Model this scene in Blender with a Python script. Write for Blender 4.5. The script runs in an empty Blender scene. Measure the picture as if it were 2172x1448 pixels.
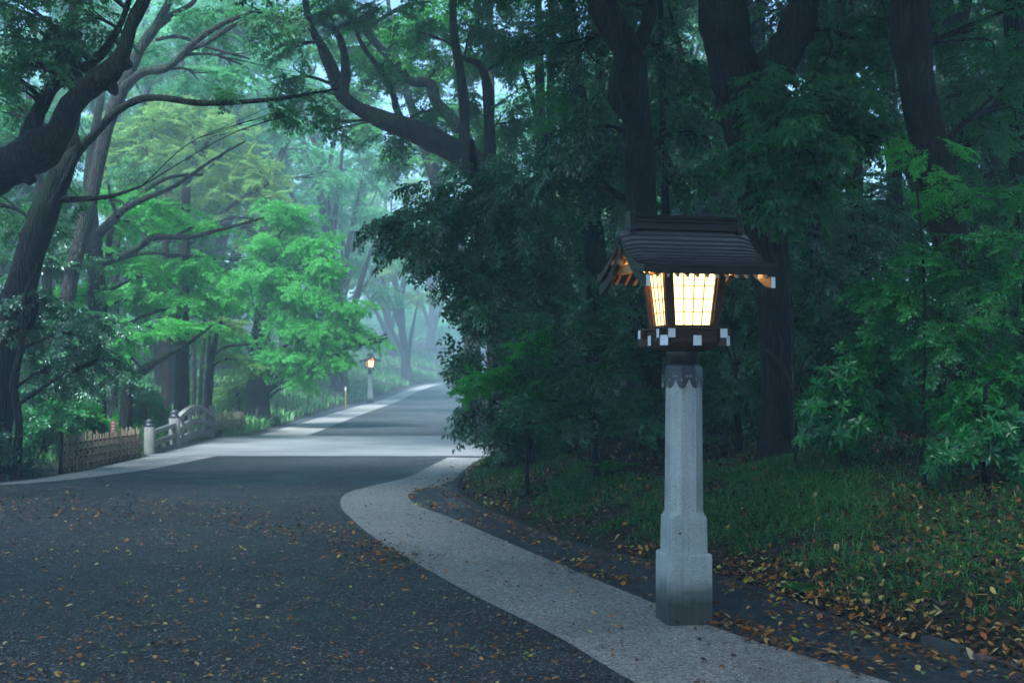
import bpy, math, random
import numpy as np
from mathutils import Vector, Matrix

# ------------------------------------------------------------------ camera, world, sun, exposure
S = bpy.context.scene
C = S.collection
R = math.radians
F, HZ, EYE = 2715.0, 790.0, 1.6          # focal length in photo pixels, horizon row, eye height

cam = bpy.data.objects.new('camera', bpy.data.cameras.new('camera'))
C.objects.link(cam)
cam.location = (0, 0, EYE)
cam.rotation_euler = (R(90), 0, 0)
cam.data.sensor_width = 36
cam.data.lens = 45
cam.data.shift_y = 66 / 2172
cam.data.clip_start = 0.05
cam.data.clip_end = 2000
cam.data.dof.use_dof = True
cam.data.dof.focus_distance = 8.4
cam.data.dof.aperture_fstop = 5.0
S.camera = cam

SUN_EL, SUN_AZ = 57, -152                  # degrees above the horizon; degrees right of straight ahead
world = bpy.data.worlds.new('World')
S.world = world
world.use_nodes = True
wn = world.node_tree.nodes
wl = world.node_tree.links
sky = wn.new('ShaderNodeTexSky')
sky.sky_type = 'NISHITA'
sky.sun_disc = False
sky.sun_elevation = R(SUN_EL)
sky.sun_rotation = R(SUN_AZ)
sky.air_density = 1.0
sky.dust_density = 1.0
sky.ozone_density = 1.0
wl.new(sky.outputs[0], wn['Background'].inputs[0])
wn['Background'].inputs[1].default_value = 0.10

sl = bpy.data.lights.new('sun', 'SUN')
sl.energy = 5.0
sl.angle = R(20)
sl.color = (1.0, 0.97, 0.90)
sun = bpy.data.objects.new('sun', sl)
C.objects.link(sun)
sun.location = (0, 0, 60)
to_sun = Vector((math.sin(R(SUN_AZ)) * math.cos(R(SUN_EL)), math.cos(R(SUN_AZ)) * math.cos(R(SUN_EL)), math.sin(R(SUN_EL))))
sun.rotation_euler = to_sun.to_track_quat('Z', 'Y').to_euler()

S.view_settings.view_transform = 'Standard'
S.view_settings.look = 'None'
S.view_settings.exposure = 1.4
S.view_settings.gamma = 1
S.view_settings.use_white_balance = True       # the photograph is balanced cool
S.view_settings.white_balance_temperature = 5150
S.view_settings.white_balance_tint = 3
S.cycles.use_denoising = True
S.cycles.max_bounces = 7
S.cycles.diffuse_bounces = 4
S.cycles.glossy_bounces = 2
S.cycles.transmission_bounces = 4
S.cycles.volume_bounces = 1
S.cycles.use_adaptive_sampling = True
S.cycles.adaptive_threshold = 0.02
S.cycles.sample_clamp_indirect = 4

rng = np.random.default_rng(7)
random.seed(7)

# ------------------------------------------------------------------ helpers: objects and properties
def tag(o, label=None, cat=None, group=None, kind=None):
    if label: o['label'] = label
    if cat: o['category'] = cat
    if group: o['group'] = group
    if kind: o['kind'] = kind
    return o

def empty(name, loc, rz=0.0):
    o = bpy.data.objects.new(name, None)
    C.objects.link(o)
    o.empty_display_size = 0.3
    o.location = loc
    o.rotation_euler = (0, 0, rz)
    return o

def kids(o):
    return [c for c in bpy.data.objects if c.parent is o]

def copy_tree(o, parent=None):
    c = o.copy()
    C.objects.link(c)
    c.parent = parent
    for ch in list(o.children):
        copy_tree(ch, c)
    return c

class MB:
    """collects shapes with material slots, then links ONE mesh object"""
    def __init__(self):
        self.v, self.f, self.m, self.sm = [], [], [], []
    def add(self, vs, fs, mi=0, smooth=False):
        b = len(self.v)
        self.v += [tuple(p) for p in vs]
        self.f += [tuple(b + i for i in f) for f in fs]
        self.m += [mi] * len(fs)
        self.sm += [smooth] * len(fs)
        return self
    def box(self, c, s, mi=0, rot=None, bev=0.0):
        x, y, z = s[0] / 2, s[1] / 2, s[2] / 2
        if bev > 0:
            b = bev
            pts = []
            for (lx, ly, zz) in ((x - b, y - b, -z), (x, y, -z + b), (x, y, z - b), (x - b, y - b, z)):
                pts += [(-lx, -ly, zz), (lx, -ly, zz), (lx, ly, zz), (-lx, ly, zz)]
            fs = [(3, 2, 1, 0), (12, 13, 14, 15)]
            for k in range(3):
                for i in range(4):
                    j = (i + 1) % 4
                    fs.append((4 * k + i, 4 * k + j, 4 * k + 4 + j, 4 * k + 4 + i))
        else:
            pts = [(-x, -y, -z), (x, -y, -z), (x, y, -z), (-x, y, -z), (-x, -y, z), (x, -y, z), (x, y, z), (-x, y, z)]
            fs = [(3, 2, 1, 0), (4, 5, 6, 7), (0, 1, 5, 4), (1, 2, 6, 5), (2, 3, 7, 6), (3, 0, 4, 7)]
        M = rot if rot is not None else Matrix.Identity(3)
        cc = Vector(c)
        self.add([M @ Vector(p) + cc for p in pts], fs, mi)
        return self
    def loops(self, rings, mi=0, caps=True, smooth=False):
        n = len(rings[0])
        vs = [p for r in rings for p in r]
        fs = []
        for k in range(len(rings) - 1):
            for i in range(n):
                j = (i + 1) % n
                fs.append((k * n + i, k * n + j, (k + 1) * n + j, (k + 1) * n + i))
        b = len(self.v)
        self.add(vs, fs, mi, smooth)
        if caps:
            self.f += [tuple(b + i for i in reversed(range(n))), tuple(b + (len(rings) - 1) * n + i for i in range(n))]
            self.m += [mi, mi]
            self.sm += [False, False]
        return self
    def lathe(self, prof, n=24, mi=0, center=(0, 0), smooth=True):
        rings = [[(center[0] + r * math.cos(2 * math.pi * i / n), center[1] + r * math.sin(2 * math.pi * i / n), z) for i in range(n)] for r, z in prof]
        return self.loops(rings, mi, True, smooth)
    def tube(self, pts, rad, n=8, mi=0, smooth=True, wob=0.0):
        pts = [Vector(p) for p in pts]
        rings = []
        up = None
        for i, p in enumerate(pts):
            d = (pts[min(i + 1, len(pts) - 1)] - pts[max(i - 1, 0)]).normalized()
            if up is None:
                up = Vector((1, 0, 0)) if abs(d.x) < 0.8 else Vector((0, 1, 0))
            s = d.cross(up).normalized()
            up = s.cross(d).normalized()
            r = rad[i]
            ring = []
            for k in range(n):
                a = 2 * math.pi * k / n
                rr = r * (1 + (random.uniform(-wob, wob) if wob else 0))
                ring.append(p + (s * math.cos(a) + up * math.sin(a)) * rr)
            rings.append(ring)
        return self.loops(rings, mi, True, smooth)
    def bar(self, a, b, w, h, mi=0, end_mi=None, roll=0.0):
        """a square bar from a to b; end_mi = material of its end face at b"""
        a, b = Vector(a), Vector(b)
        d = (b - a).normalized()
        up = Vector((0, 0, 1)) if abs(d.z) < 0.95 else Vector((0, 1, 0))
        s = d.cross(up).normalized()
        u = s.cross(d).normalized()
        q = [(-1, -1), (1, -1), (1, 1), (-1, 1)]
        r0 = [a + s * (x * w / 2) + u * (y * h / 2) for x, y in q]
        r1 = [b + s * (x * w / 2) + u * (y * h / 2) for x, y in q]
        base = len(self.v)
        self.add(r0 + r1, [(0, 1, 5, 4), (1, 2, 6, 5), (2, 3, 7, 6), (3, 0, 4, 7), (3, 2, 1, 0)], mi)
        self.add([self.v[base + 4 + i] for i in range(4)], [(0, 1, 2, 3)], mi if end_mi is None else end_mi)
        return self
    def build(self, name, mats, parent=None, loc=None):
        me = bpy.data.meshes.new(name)
        me.from_pydata([tuple(p) for p in self.v], [], self.f)
        if not isinstance(mats, (list, tuple)):
            mats = [mats]
        for m in mats:
            me.materials.append(m)
        me.polygons.foreach_set('material_index', self.m)
        me.polygons.foreach_set('use_smooth', self.sm)
        me.update()
        o = bpy.data.objects.new(name, me)
        C.objects.link(o)
        if parent: o.parent = parent
        if loc: o.location = loc
        return o

def tri_mesh(name, verts, tris, mat, parent=None, var=None, smooth=False):
    """fast numpy mesh: verts (N,3), tris (M,3), var per vertex"""
    me = bpy.data.meshes.new(name)
    n, m = len(verts), len(tris)
    me.vertices.add(n)
    me.vertices.foreach_set('co', np.asarray(verts, np.float32).ravel())
    me.loops.add(m * 3)
    me.loops.foreach_set('vertex_index', np.asarray(tris, np.int32).ravel())
    me.polygons.add(m)
    me.polygons.foreach_set('loop_start', np.arange(0, m * 3, 3, dtype=np.int32))
    if var is not None:
        at = me.attributes.new('var', 'FLOAT', 'POINT')
        at.data.foreach_set('value', np.asarray(var, np.float32))
    me.materials.append(mat)
    me.update(calc_edges=True)
    if smooth:
        me.polygons.foreach_set('use_smooth', np.ones(m, bool))
    o = bpy.data.objects.new(name, me)
    C.objects.link(o)
    if parent: o.parent = parent
    return o

def catmull(pts, k=6):
    """smooth polyline through points of any dimension"""
    p = np.array(pts, float)
    if len(p) < 3:
        t = np.linspace(0, 1, k + 1)[:, None]
        return p[0] * (1 - t) + p[-1] * t
    q = np.vstack([2 * p[0] - p[1], p, 2 * p[-1] - p[-2]])
    out = []
    for i in range(1, len(q) - 2):
        for t in np.linspace(0, 1, k, endpoint=False):
            a, b, c, d = q[i - 1], q[i], q[i + 1], q[i + 2]
            out.append(0.5 * ((2 * b) + (-a + c) * t + (2 * a - 5 * b + 4 * c - d) * t * t + (-a + 3 * b - 3 * c + d) * t ** 3))
    out.append(p[-1])
    return np.array(out)

# ------------------------------------------------------------------ places: photo direction + real distance -> point
def P(px, py, Y):
    return Vector(((px - 1086) / F * Y, Y, EYE + (HZ - py) / F * Y))

def G(px, py):
    Y = F * EYE / (py - HZ)
    return ((px - 1086) / F * Y, Y)

def rise(Y):
    Y = np.asarray(Y, float)
    t = np.maximum(0, Y - 70)
    return 0.022 * t * t / (t + 8)

_R = [(7.5, -12), (5.6, -4), (4.2, 1.5), (3.2, 5.0)] + [G(*p) for p in ((2172, 1440), (1920, 1365), (1700, 1290), (1520, 1225), (1250, 1165), (1080, 1105), (1000, 1068), (966, 1040), (985, 1004), (1035, 970))] + [(0.4, 28), (1.2, 33), (1.2, 60), (1.0, 90), (2.5, 110), (8, 135), (22, 165), (60, 220), (110, 300)]
_L = [(-60, -12), (-40, 2), (-22, 9.5), (-13.5, 14), (-9.6, 16.8), (-7.6, 18.6), (-7.1, 20.2), (-7.0, 24.4), (-7.2, 27.5), (-7.3, 31.6), (-6.7, 33), (-7.3, 45), (-7.9, 56), (-8.2, 75), (-8.1, 95), (-6.5, 115), (-1, 138), (11, 165), (45, 220), (95, 300)]
_Rs, _Ls = catmull(_R, 8), catmull(_L, 8)
def XR(Y): return np.interp(Y, _Rs[:, 1], _Rs[:, 0])
def XL(Y): return np.interp(Y, _Ls[:, 1], _Ls[:, 0])

def vnoise(x, y, s=1.0, seed=0):
    """cheap smooth value noise"""
    x = np.asarray(x, float) * s; y = np.asarray(y, float) * s
    xi, yi = np.floor(x).astype(int), np.floor(y).astype(int)
    fx, fy = x - xi, y - yi
    fx, fy = fx * fx * (3 - 2 * fx), fy * fy * (3 - 2 * fy)
    def h(a, b):
        n = (a * 374761393 + b * 668265263 + seed * 1442695) & 0x7fffffff
        n = ((n ^ (n >> 13)) * 1274126177) & 0x7fffffff
        return (n & 0xffff) / 65535.0
    return (h(xi, yi) * (1 - fx) + h(xi + 1, yi) * fx) * (1 - fy) + (h(xi, yi + 1) * (1 - fx) + h(xi + 1, yi + 1) * fx) * fy

def zt(X, Y):
    X = np.asarray(X, float); Y = np.asarray(Y, float)
    z = rise(Y)
    d = np.maximum(0, X - XR(Y))
    z = z + 1.05 * (1 - np.exp(-0.34 * d)) + 0.03 * d + np.minimum(d, 1) * 0.22 * (vnoise(X, Y, 0.9, 1) - 0.5) + np.minimum(d * 0.3, 1) * 0.10 * (vnoise(X, Y, 3.1, 2) - 0.5)
    e = np.maximum(0, XL(Y) - X)
    far = np.clip((Y - 34) / 25, 0, 1)
    z = z + (1 - far) * (0.05 * np.minimum(e, 12)) + far * (4.5 * (1 - np.exp(-0.075 * e)) + 0.03 * e) + np.minimum(e, 1) * 0.25 * (vnoise(X, Y, 0.7, 3) - 0.5)
    return z

def zg(x, y): return float(zt(x, y))

# ------------------------------------------------------------------ materials
def mat(name):
    m = bpy.data.materials.new(name)
    m.use_nodes = True
    nt = m.node_tree
    b = nt.nodes['Principled BSDF']
    return m, nt, b

def N(nt, t, **kw):
    n = nt.nodes.new(t)
    for k, v in kw.items():
        setattr(n, k, v)
    return n

def ramp(nt, stops):
    r = N(nt, 'ShaderNodeValToRGB')
    e = r.color_ramp.elements
    while len(e) < len(stops): e.new(0.5)
    for i, (p, c) in enumerate(stops):
        e[i].position = p
        e[i].color = (*c, 1)
    return r

def noise_mat(name, stops, scale=20, rough=0.7, bump=0.3, bscale=None, detail=6, spec=0.3, stretch=None, dist=0.01):
    m, nt, b = mat(name)
    tc = N(nt, 'ShaderNodeTexCoord')
    src = tc.outputs['Object']
    if stretch:
        mp = N(nt, 'ShaderNodeMapping')
        mp.inputs['Scale'].default_value = stretch
        nt.links.new(src, mp.inputs[0]); src = mp.outputs[0]
    n = N(nt, 'ShaderNodeTexNoise')
    n.inputs['Scale'].default_value = scale
    n.inputs['Detail'].default_value = detail
    n.inputs['Roughness'].default_value = 0.65
    nt.links.new(src, n.inputs['Vector'])
    r = ramp(nt, stops)
    nt.links.new(n.outputs['Fac'], r.inputs[0])
    nt.links.new(r.outputs[0], b.inputs['Base Color'])
    b.inputs['Roughness'].default_value = rough
    b.inputs['Specular IOR Level'].default_value = spec
    if bump:
        n2 = N(nt, 'ShaderNodeTexNoise')
        n2.inputs['Scale'].default_value = bscale or scale * 2
        n2.inputs['Detail'].default_value = 5
        nt.links.new(src, n2.inputs['Vector'])
        bm = N(nt, 'ShaderNodeBump')
        bm.inputs['Strength'].default_value = bump
        bm.inputs['Distance'].default_value = dist
        nt.links.new(n2.outputs['Fac'], bm.inputs['Height'])
        nt.links.new(bm.outputs[0], b.inputs['Normal'])
    return m

def leaf_mat(name, dark, mid, light, trans, tcol, rough=0.38, spec=0.5, wood=(0.03, 0.022, 0.016)):
    m, nt, b = mat(name)
    at = N(nt, 'ShaderNodeAttribute'); at.attribute_name = 'var'
    r = ramp(nt, [(0.0, wood), (0.02, wood), (0.04, dark), (0.5, mid), (1.0, light)])
    nt.links.new(at.outputs['Fac'], r.inputs[0])
    nt.links.new(r.outputs[0], b.inputs['Base Color'])
    b.inputs['Roughness'].default_value = rough
    b.inputs['Specular IOR Level'].default_value = spec
    tr = N(nt, 'ShaderNodeBsdfTranslucent')
    mixc = N(nt, 'ShaderNodeMix', data_type='RGBA', blend_type='MIX')
    mixc.inputs['Factor'].default_value = 0.75
    nt.links.new(r.outputs[0], mixc.inputs['A'])
    mixc.inputs['B'].default_value = (*tcol, 1)
    nt.links.new(mixc.outputs['Result'], tr.inputs['Color'])
    mx = N(nt, 'ShaderNodeMixShader')
    mx.inputs[0].default_value = trans
    nt.links.new(b.outputs[0], mx.inputs[1])
    nt.links.new(tr.outputs[0], mx.inputs[2])
    nt.links.new(mx.outputs[0], nt.nodes['Material Output'].inputs['Surface'])
    return m

M = {}
def bark_mat(name, dark, mid, light, moss=0.5):
    m, nt, b = mat(name)
    tc = N(nt, 'ShaderNodeTexCoord')
    mp = N(nt, 'ShaderNodeMapping'); mp.inputs['Scale'].default_value = (15, 15, 2.2)
    nt.links.new(tc.outputs['Object'], mp.inputs[0])
    n1 = N(nt, 'ShaderNodeTexNoise'); n1.inputs['Scale'].default_value = 1.6; n1.inputs['Detail'].default_value = 8; n1.inputs['Roughness'].default_value = 0.7; n1.inputs['Distortion'].default_value = 0.6
    v = N(nt, 'ShaderNodeTexVoronoi', feature='DISTANCE_TO_EDGE'); v.inputs['Scale'].default_value = 1.5
    n2 = N(nt, 'ShaderNodeTexNoise'); n2.inputs['Scale'].default_value = 1.3; n2.inputs['Detail'].default_value = 7
    nt.links.new(mp.outputs[0], n1.inputs['Vector']); nt.links.new(mp.outputs[0], v.inputs['Vector']); nt.links.new(tc.outputs['Object'], n2.inputs['Vector'])
    r = ramp(nt, [(0.30, dark), (0.52, mid), (0.72, light)])
    nt.links.new(n1.outputs['Fac'], r.inputs[0])
    rv = ramp(nt, [(0.0, (0.5,) * 3), (0.2, (1.0,) * 3)])
    nt.links.new(v.outputs['Distance'], rv.inputs[0])
    m1 = N(nt, 'ShaderNodeMix', data_type='RGBA', blend_type='MULTIPLY'); m1.inputs['Factor'].default_value = 1
    nt.links.new(r.outputs[0], m1.inputs['A']); nt.links.new(rv.outputs[0], m1.inputs['B'])
    rm = ramp(nt, [(0.50, (0, 0, 0)), (0.66, (moss,) * 3)])
    nt.links.new(n2.outputs['Fac'], rm.inputs[0])
    m2 = N(nt, 'ShaderNodeMix', data_type='RGBA')
    m2.inputs['B'].default_value = (0.030, 0.060, 0.022, 1)
    nt.links.new(rm.outputs[0], m2.inputs['Factor']); nt.links.new(m1.outputs['Result'], m2.inputs['A'])
    nt.links.new(m2.outputs['Result'], b.inputs['Base Color'])
    b.inputs['Roughness'].default_value = 0.85
    b.inputs['Specular IOR Level'].default_value = 0.2
    ad = N(nt, 'ShaderNodeMath', operation='MULTIPLY_ADD'); ad.inputs[1].default_value = 0.6
    nt.links.new(n1.outputs['Fac'], ad.inputs[0]); nt.links.new(rv.outputs[0], ad.inputs[2])
    bm = N(nt, 'ShaderNodeBump'); bm.inputs['Strength'].default_value = 1.0; bm.inputs['Distance'].default_value = 0.05
    nt.links.new(ad.outputs[0], bm.inputs['Height']); nt.links.new(bm.outputs[0], b.inputs['Normal'])
    return m
M['bark'] = bark_mat('bark', (0.006, 0.0055, 0.005), (0.015, 0.013, 0.011), (0.050, 0.046, 0.040), 0.5)
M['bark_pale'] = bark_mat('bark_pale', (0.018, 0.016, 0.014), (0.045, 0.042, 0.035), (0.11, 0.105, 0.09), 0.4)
M['bark_red'] = bark_mat('bark_red', (0.030, 0.018, 0.014), (0.075, 0.045, 0.034), (0.13, 0.085, 0.065), 0.2)
M['evergreen'] = leaf_mat('evergreen_leaf', (0.018, 0.062, 0.022), (0.036, 0.115, 0.038), (0.075, 0.205, 0.060), 0.2, (0.08, 0.30, 0.05), 0.30, 0.85)
M['oak'] = leaf_mat('oak_leaf', (0.024, 0.075, 0.030), (0.040, 0.120, 0.042), (0.075, 0.185, 0.055), 0.42, (0.13, 0.42, 0.10), 0.45, 0.35)
M['maple'] = leaf_mat('maple_leaf', (0.06, 0.20, 0.035), (0.09, 0.29, 0.05), (0.14, 0.38, 0.07), 0.6, (0.26, 0.75, 0.15), 0.5, 0.15)
M['olive'] = leaf_mat('olive_leaf', (0.11, 0.19, 0.05), (0.17, 0.27, 0.07), (0.26, 0.36, 0.10), 0.6, (0.42, 0.66, 0.17), 0.5, 0.15)
M['fresh'] = leaf_mat('fresh_leaf', (0.030, 0.12, 0.020), (0.050, 0.19, 0.028), (0.09, 0.28, 0.04), 0.45, (0.16, 0.52, 0.06), 0.45, 0.3)
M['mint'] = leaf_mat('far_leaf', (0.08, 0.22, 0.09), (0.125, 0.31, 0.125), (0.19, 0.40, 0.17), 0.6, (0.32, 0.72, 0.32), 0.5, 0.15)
M['shrub'] = leaf_mat('shrub_leaf', (0.020, 0.105, 0.022), (0.036, 0.19, 0.032), (0.085, 0.33, 0.05), 0.28, (0.09, 0.30, 0.07), 0.3, 0.55)
M['grass'] = leaf_mat('grass_blade', (0.045, 0.145, 0.030), (0.095, 0.255, 0.050), (0.28, 0.38, 0.13), 0.35, (0.10, 0.30, 0.06), 0.45, 0.4, wood=(0.14, 0.12, 0.07))

def litter_mat(name):
    m, nt, b = mat(name)
    at = N(nt, 'ShaderNodeAttribute'); at.attribute_name = 'var'
    r = ramp(nt, [(0.0, (0.020, 0.014, 0.011)), (0.25, (0.050, 0.030, 0.020)), (0.45, (0.16, 0.065, 0.018)), (0.60, (0.42, 0.13, 0.015)), (0.72, (0.50, 0.25, 0.03)), (0.82, (0.46, 0.35, 0.15)), (0.90, (0.48, 0.40, 0.03)), (0.96, (0.16, 0.26, 0.05)), (1.0, (0.10, 0.24, 0.05))])
    nt.links.new(at.outputs['Fac'], r.inputs[0])
    nt.links.new(r.outputs[0], b.inputs['Base Color'])
    b.inputs['Roughness'].default_value = 0.5
    b.inputs['Specular IOR Level'].default_value = 0.35
    return m
M['litter'] = litter_mat('fallen_leaf')

def ground_mat():
    m, nt, b = mat('forest_floor')
    tc = N(nt, 'ShaderNodeTexCoord')
    n1 = N(nt, 'ShaderNodeTexNoise'); n1.inputs['Scale'].default_value = 14; n1.inputs['Detail'].default_value = 8
    n2 = N(nt, 'ShaderNodeTexNoise'); n2.inputs['Scale'].default_value = 0.8; n2.inputs['Detail'].default_value = 4
    nt.links.new(tc.outputs['Object'], n1.inputs['Vector']); nt.links.new(tc.outputs['Object'], n2.inputs['Vector'])
    r1 = ramp(nt, [(0.3, (0.012, 0.010, 0.009)), (0.55, (0.030, 0.022, 0.016)), (0.75, (0.07, 0.045, 0.028))])
    r2 = ramp(nt, [(0.3, (0.014, 0.018, 0.010)), (0.6, (0.024, 0.034, 0.014)), (0.8, (0.045, 0.055, 0.02))])
    nt.links.new(n1.outputs['Fac'], r1.inputs[0]); nt.links.new(n1.outputs['Fac'], r2.inputs[0])
    mr = ramp(nt, [(0.42, (0, 0, 0)), (0.58, (1, 1, 1))])
    nt.links.new(n2.outputs['Fac'], mr.inputs[0])
    mx = N(nt, 'ShaderNodeMix', data_type='RGBA')
    nt.links.new(mr.outputs[0], mx.inputs['Factor']); nt.links.new(r1.outputs[0], mx.inputs['A']); nt.links.new(r2.outputs[0], mx.inputs['B'])
    nt.links.new(mx.outputs['Result'], b.inputs['Base Color'])
    b.inputs['Roughness'].default_value = 0.85
    b.inputs['Specular IOR Level'].default_value = 0.2
    bm = N(nt, 'ShaderNodeBump'); bm.inputs['Strength'].default_value = 0.7; bm.inputs['Distance'].default_value = 0.04
    nt.links.new(n1.outputs['Fac'], bm.inputs['Height']); nt.links.new(bm.outputs[0], b.inputs['Normal'])
    return m
M['ground'] = ground_mat()

def aggregate(name, base, grain_lo, grain_hi, gscale=170, patch=0.35, rough=0.6, spec=0.35, bump=0.5):
    """stone chips set in a binder: cell grain + broad tonal patches"""
    m, nt, b = mat(name)
    tc = N(nt, 'ShaderNodeTexCoord')
    v = N(nt, 'ShaderNodeTexVoronoi'); v.inputs['Scale'].default_value = gscale
    n1 = N(nt, 'ShaderNodeTexNoise'); n1.inputs['Scale'].default_value = 0.55; n1.inputs['Detail'].default_value = 6; n1.inputs['Roughness'].default_value = 0.7
    n3 = N(nt, 'ShaderNodeTexNoise'); n3.inputs['Scale'].default_value = 38; n3.inputs['Detail'].default_value = 4
    for n in (v, n1, n3):
        nt.links.new(tc.outputs['Object'], n.inputs['Vector'])
    sep = N(nt, 'ShaderNodeSeparateColor')
    nt.links.new(v.outputs['Color'], sep.inputs[0])
    r = ramp(nt, [(0.0, grain_lo), (0.5, base), (0.86, base), (1.0, grain_hi)])
    nt.links.new(sep.outputs[0], r.inputs[0])
    r1 = ramp(nt, [(0.25, (1 - patch,) * 3), (0.75, (1 + patch * 0.6,) * 3)])
    nt.links.new(n1.outputs['Fac'], r1.inputs[0])
    r3 = ramp(nt, [(0.3, (0.62,) * 3), (0.6, (1.0,) * 3), (0.8, (1.2,) * 3)])
    nt.links.new(n3.outputs['Fac'], r3.inputs[0])
    m1 = N(nt, 'ShaderNodeMix', data_type='RGBA', blend_type='MULTIPLY'); m1.inputs['Factor'].default_value = 1
    m2 = N(nt, 'ShaderNodeMix', data_type='RGBA', blend_type='MULTIPLY'); m2.inputs['Factor'].default_value = 1
    nt.links.new(r.outputs[0], m1.inputs['A']); nt.links.new(r1.outputs[0], m1.inputs['B'])
    nt.links.new(m1.outputs['Result'], m2.inputs['A']); nt.links.new(r3.outputs[0], m2.inputs['B'])
    nt.links.new(m2.outputs['Result'], b.inputs['Base Color'])
    rr = ramp(nt, [(0.35, (rough - 0.18,) * 3), (0.65, (rough + 0.2,) * 3)])
    nt.links.new(n1.outputs['Fac'], rr.inputs[0]); nt.links.new(rr.outputs[0], b.inputs['Roughness'])
    b.inputs['Specular IOR Level'].default_value = spec
    bm = N(nt, 'ShaderNodeBump'); bm.inputs['Strength'].default_value = bump; bm.inputs['Distance'].default_value = 0.006
    nt.links.new(v.outputs['Distance'], bm.inputs['Height']); nt.links.new(bm.outputs[0], b.inputs['Normal'])
    return m
M['road'] = aggregate('road_gravel_asphalt', (0.041, 0.040, 0.041), (0.014, 0.014, 0.016), (0.34, 0.33, 0.32), 95, 0.62)
M['strip'] = aggregate('paved_strip', (0.41, 0.37, 0.325), (0.10, 0.09, 0.08), (0.70, 0.65, 0.60), 95, 0.30)
M['gutter'] = aggregate('gutter_asphalt', (0.066, 0.070, 0.078), (0.02, 0.02, 0.024), (0.15, 0.15, 0.15), 90, 0.4)
M['far_road'] = aggregate('road_gravel_far', (0.055, 0.055, 0.055), (0.035, 0.035, 0.035), (0.12, 0.12, 0.115), 60, 0.3)

def slab_mat():
    m, nt, b = mat('white_paving')
    tc = N(nt, 'ShaderNodeTexCoord')
    br = N(nt, 'ShaderNodeTexBrick')
    br.inputs['Scale'].default_value = 1.0
    br.inputs['Brick Width'].default_value = 1.5
    br.inputs['Row Height'].default_value = 0.75
    br.inputs['Mortar Size'].default_value = 0.012
    br.inputs['Color1'].default_value = (0.26, 0.25, 0.235, 1)
    br.inputs['Color2'].default_value = (0.23, 0.22, 0.21, 1)
    br.inputs['Mortar'].default_value = (0.22, 0.21, 0.20, 1)
    n1 = N(nt, 'ShaderNodeTexNoise'); n1.inputs['Scale'].default_value = 0.9; n1.inputs['Detail'].default_value = 7
    r1 = ramp(nt, [(0.3, (0.72,) * 3), (0.7, (1.1,) * 3)])
    nt.links.new(tc.outputs['Object'], br.inputs['Vector']); nt.links.new(tc.outputs['Object'], n1.inputs['Vector'])
    nt.links.new(n1.outputs['Fac'], r1.inputs[0])
    m1 = N(nt, 'ShaderNodeMix', data_type='RGBA', blend_type='MULTIPLY'); m1.inputs['Factor'].default_value = 1
    nt.links.new(br.outputs['Color'], m1.inputs['A']); nt.links.new(r1.outputs[0], m1.inputs['B'])
    nt.links.new(m1.outputs['Result'], b.inputs['Base Color'])
    b.inputs['Roughness'].default_value = 0.55
    return m
M['slab'] = slab_mat()

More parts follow.
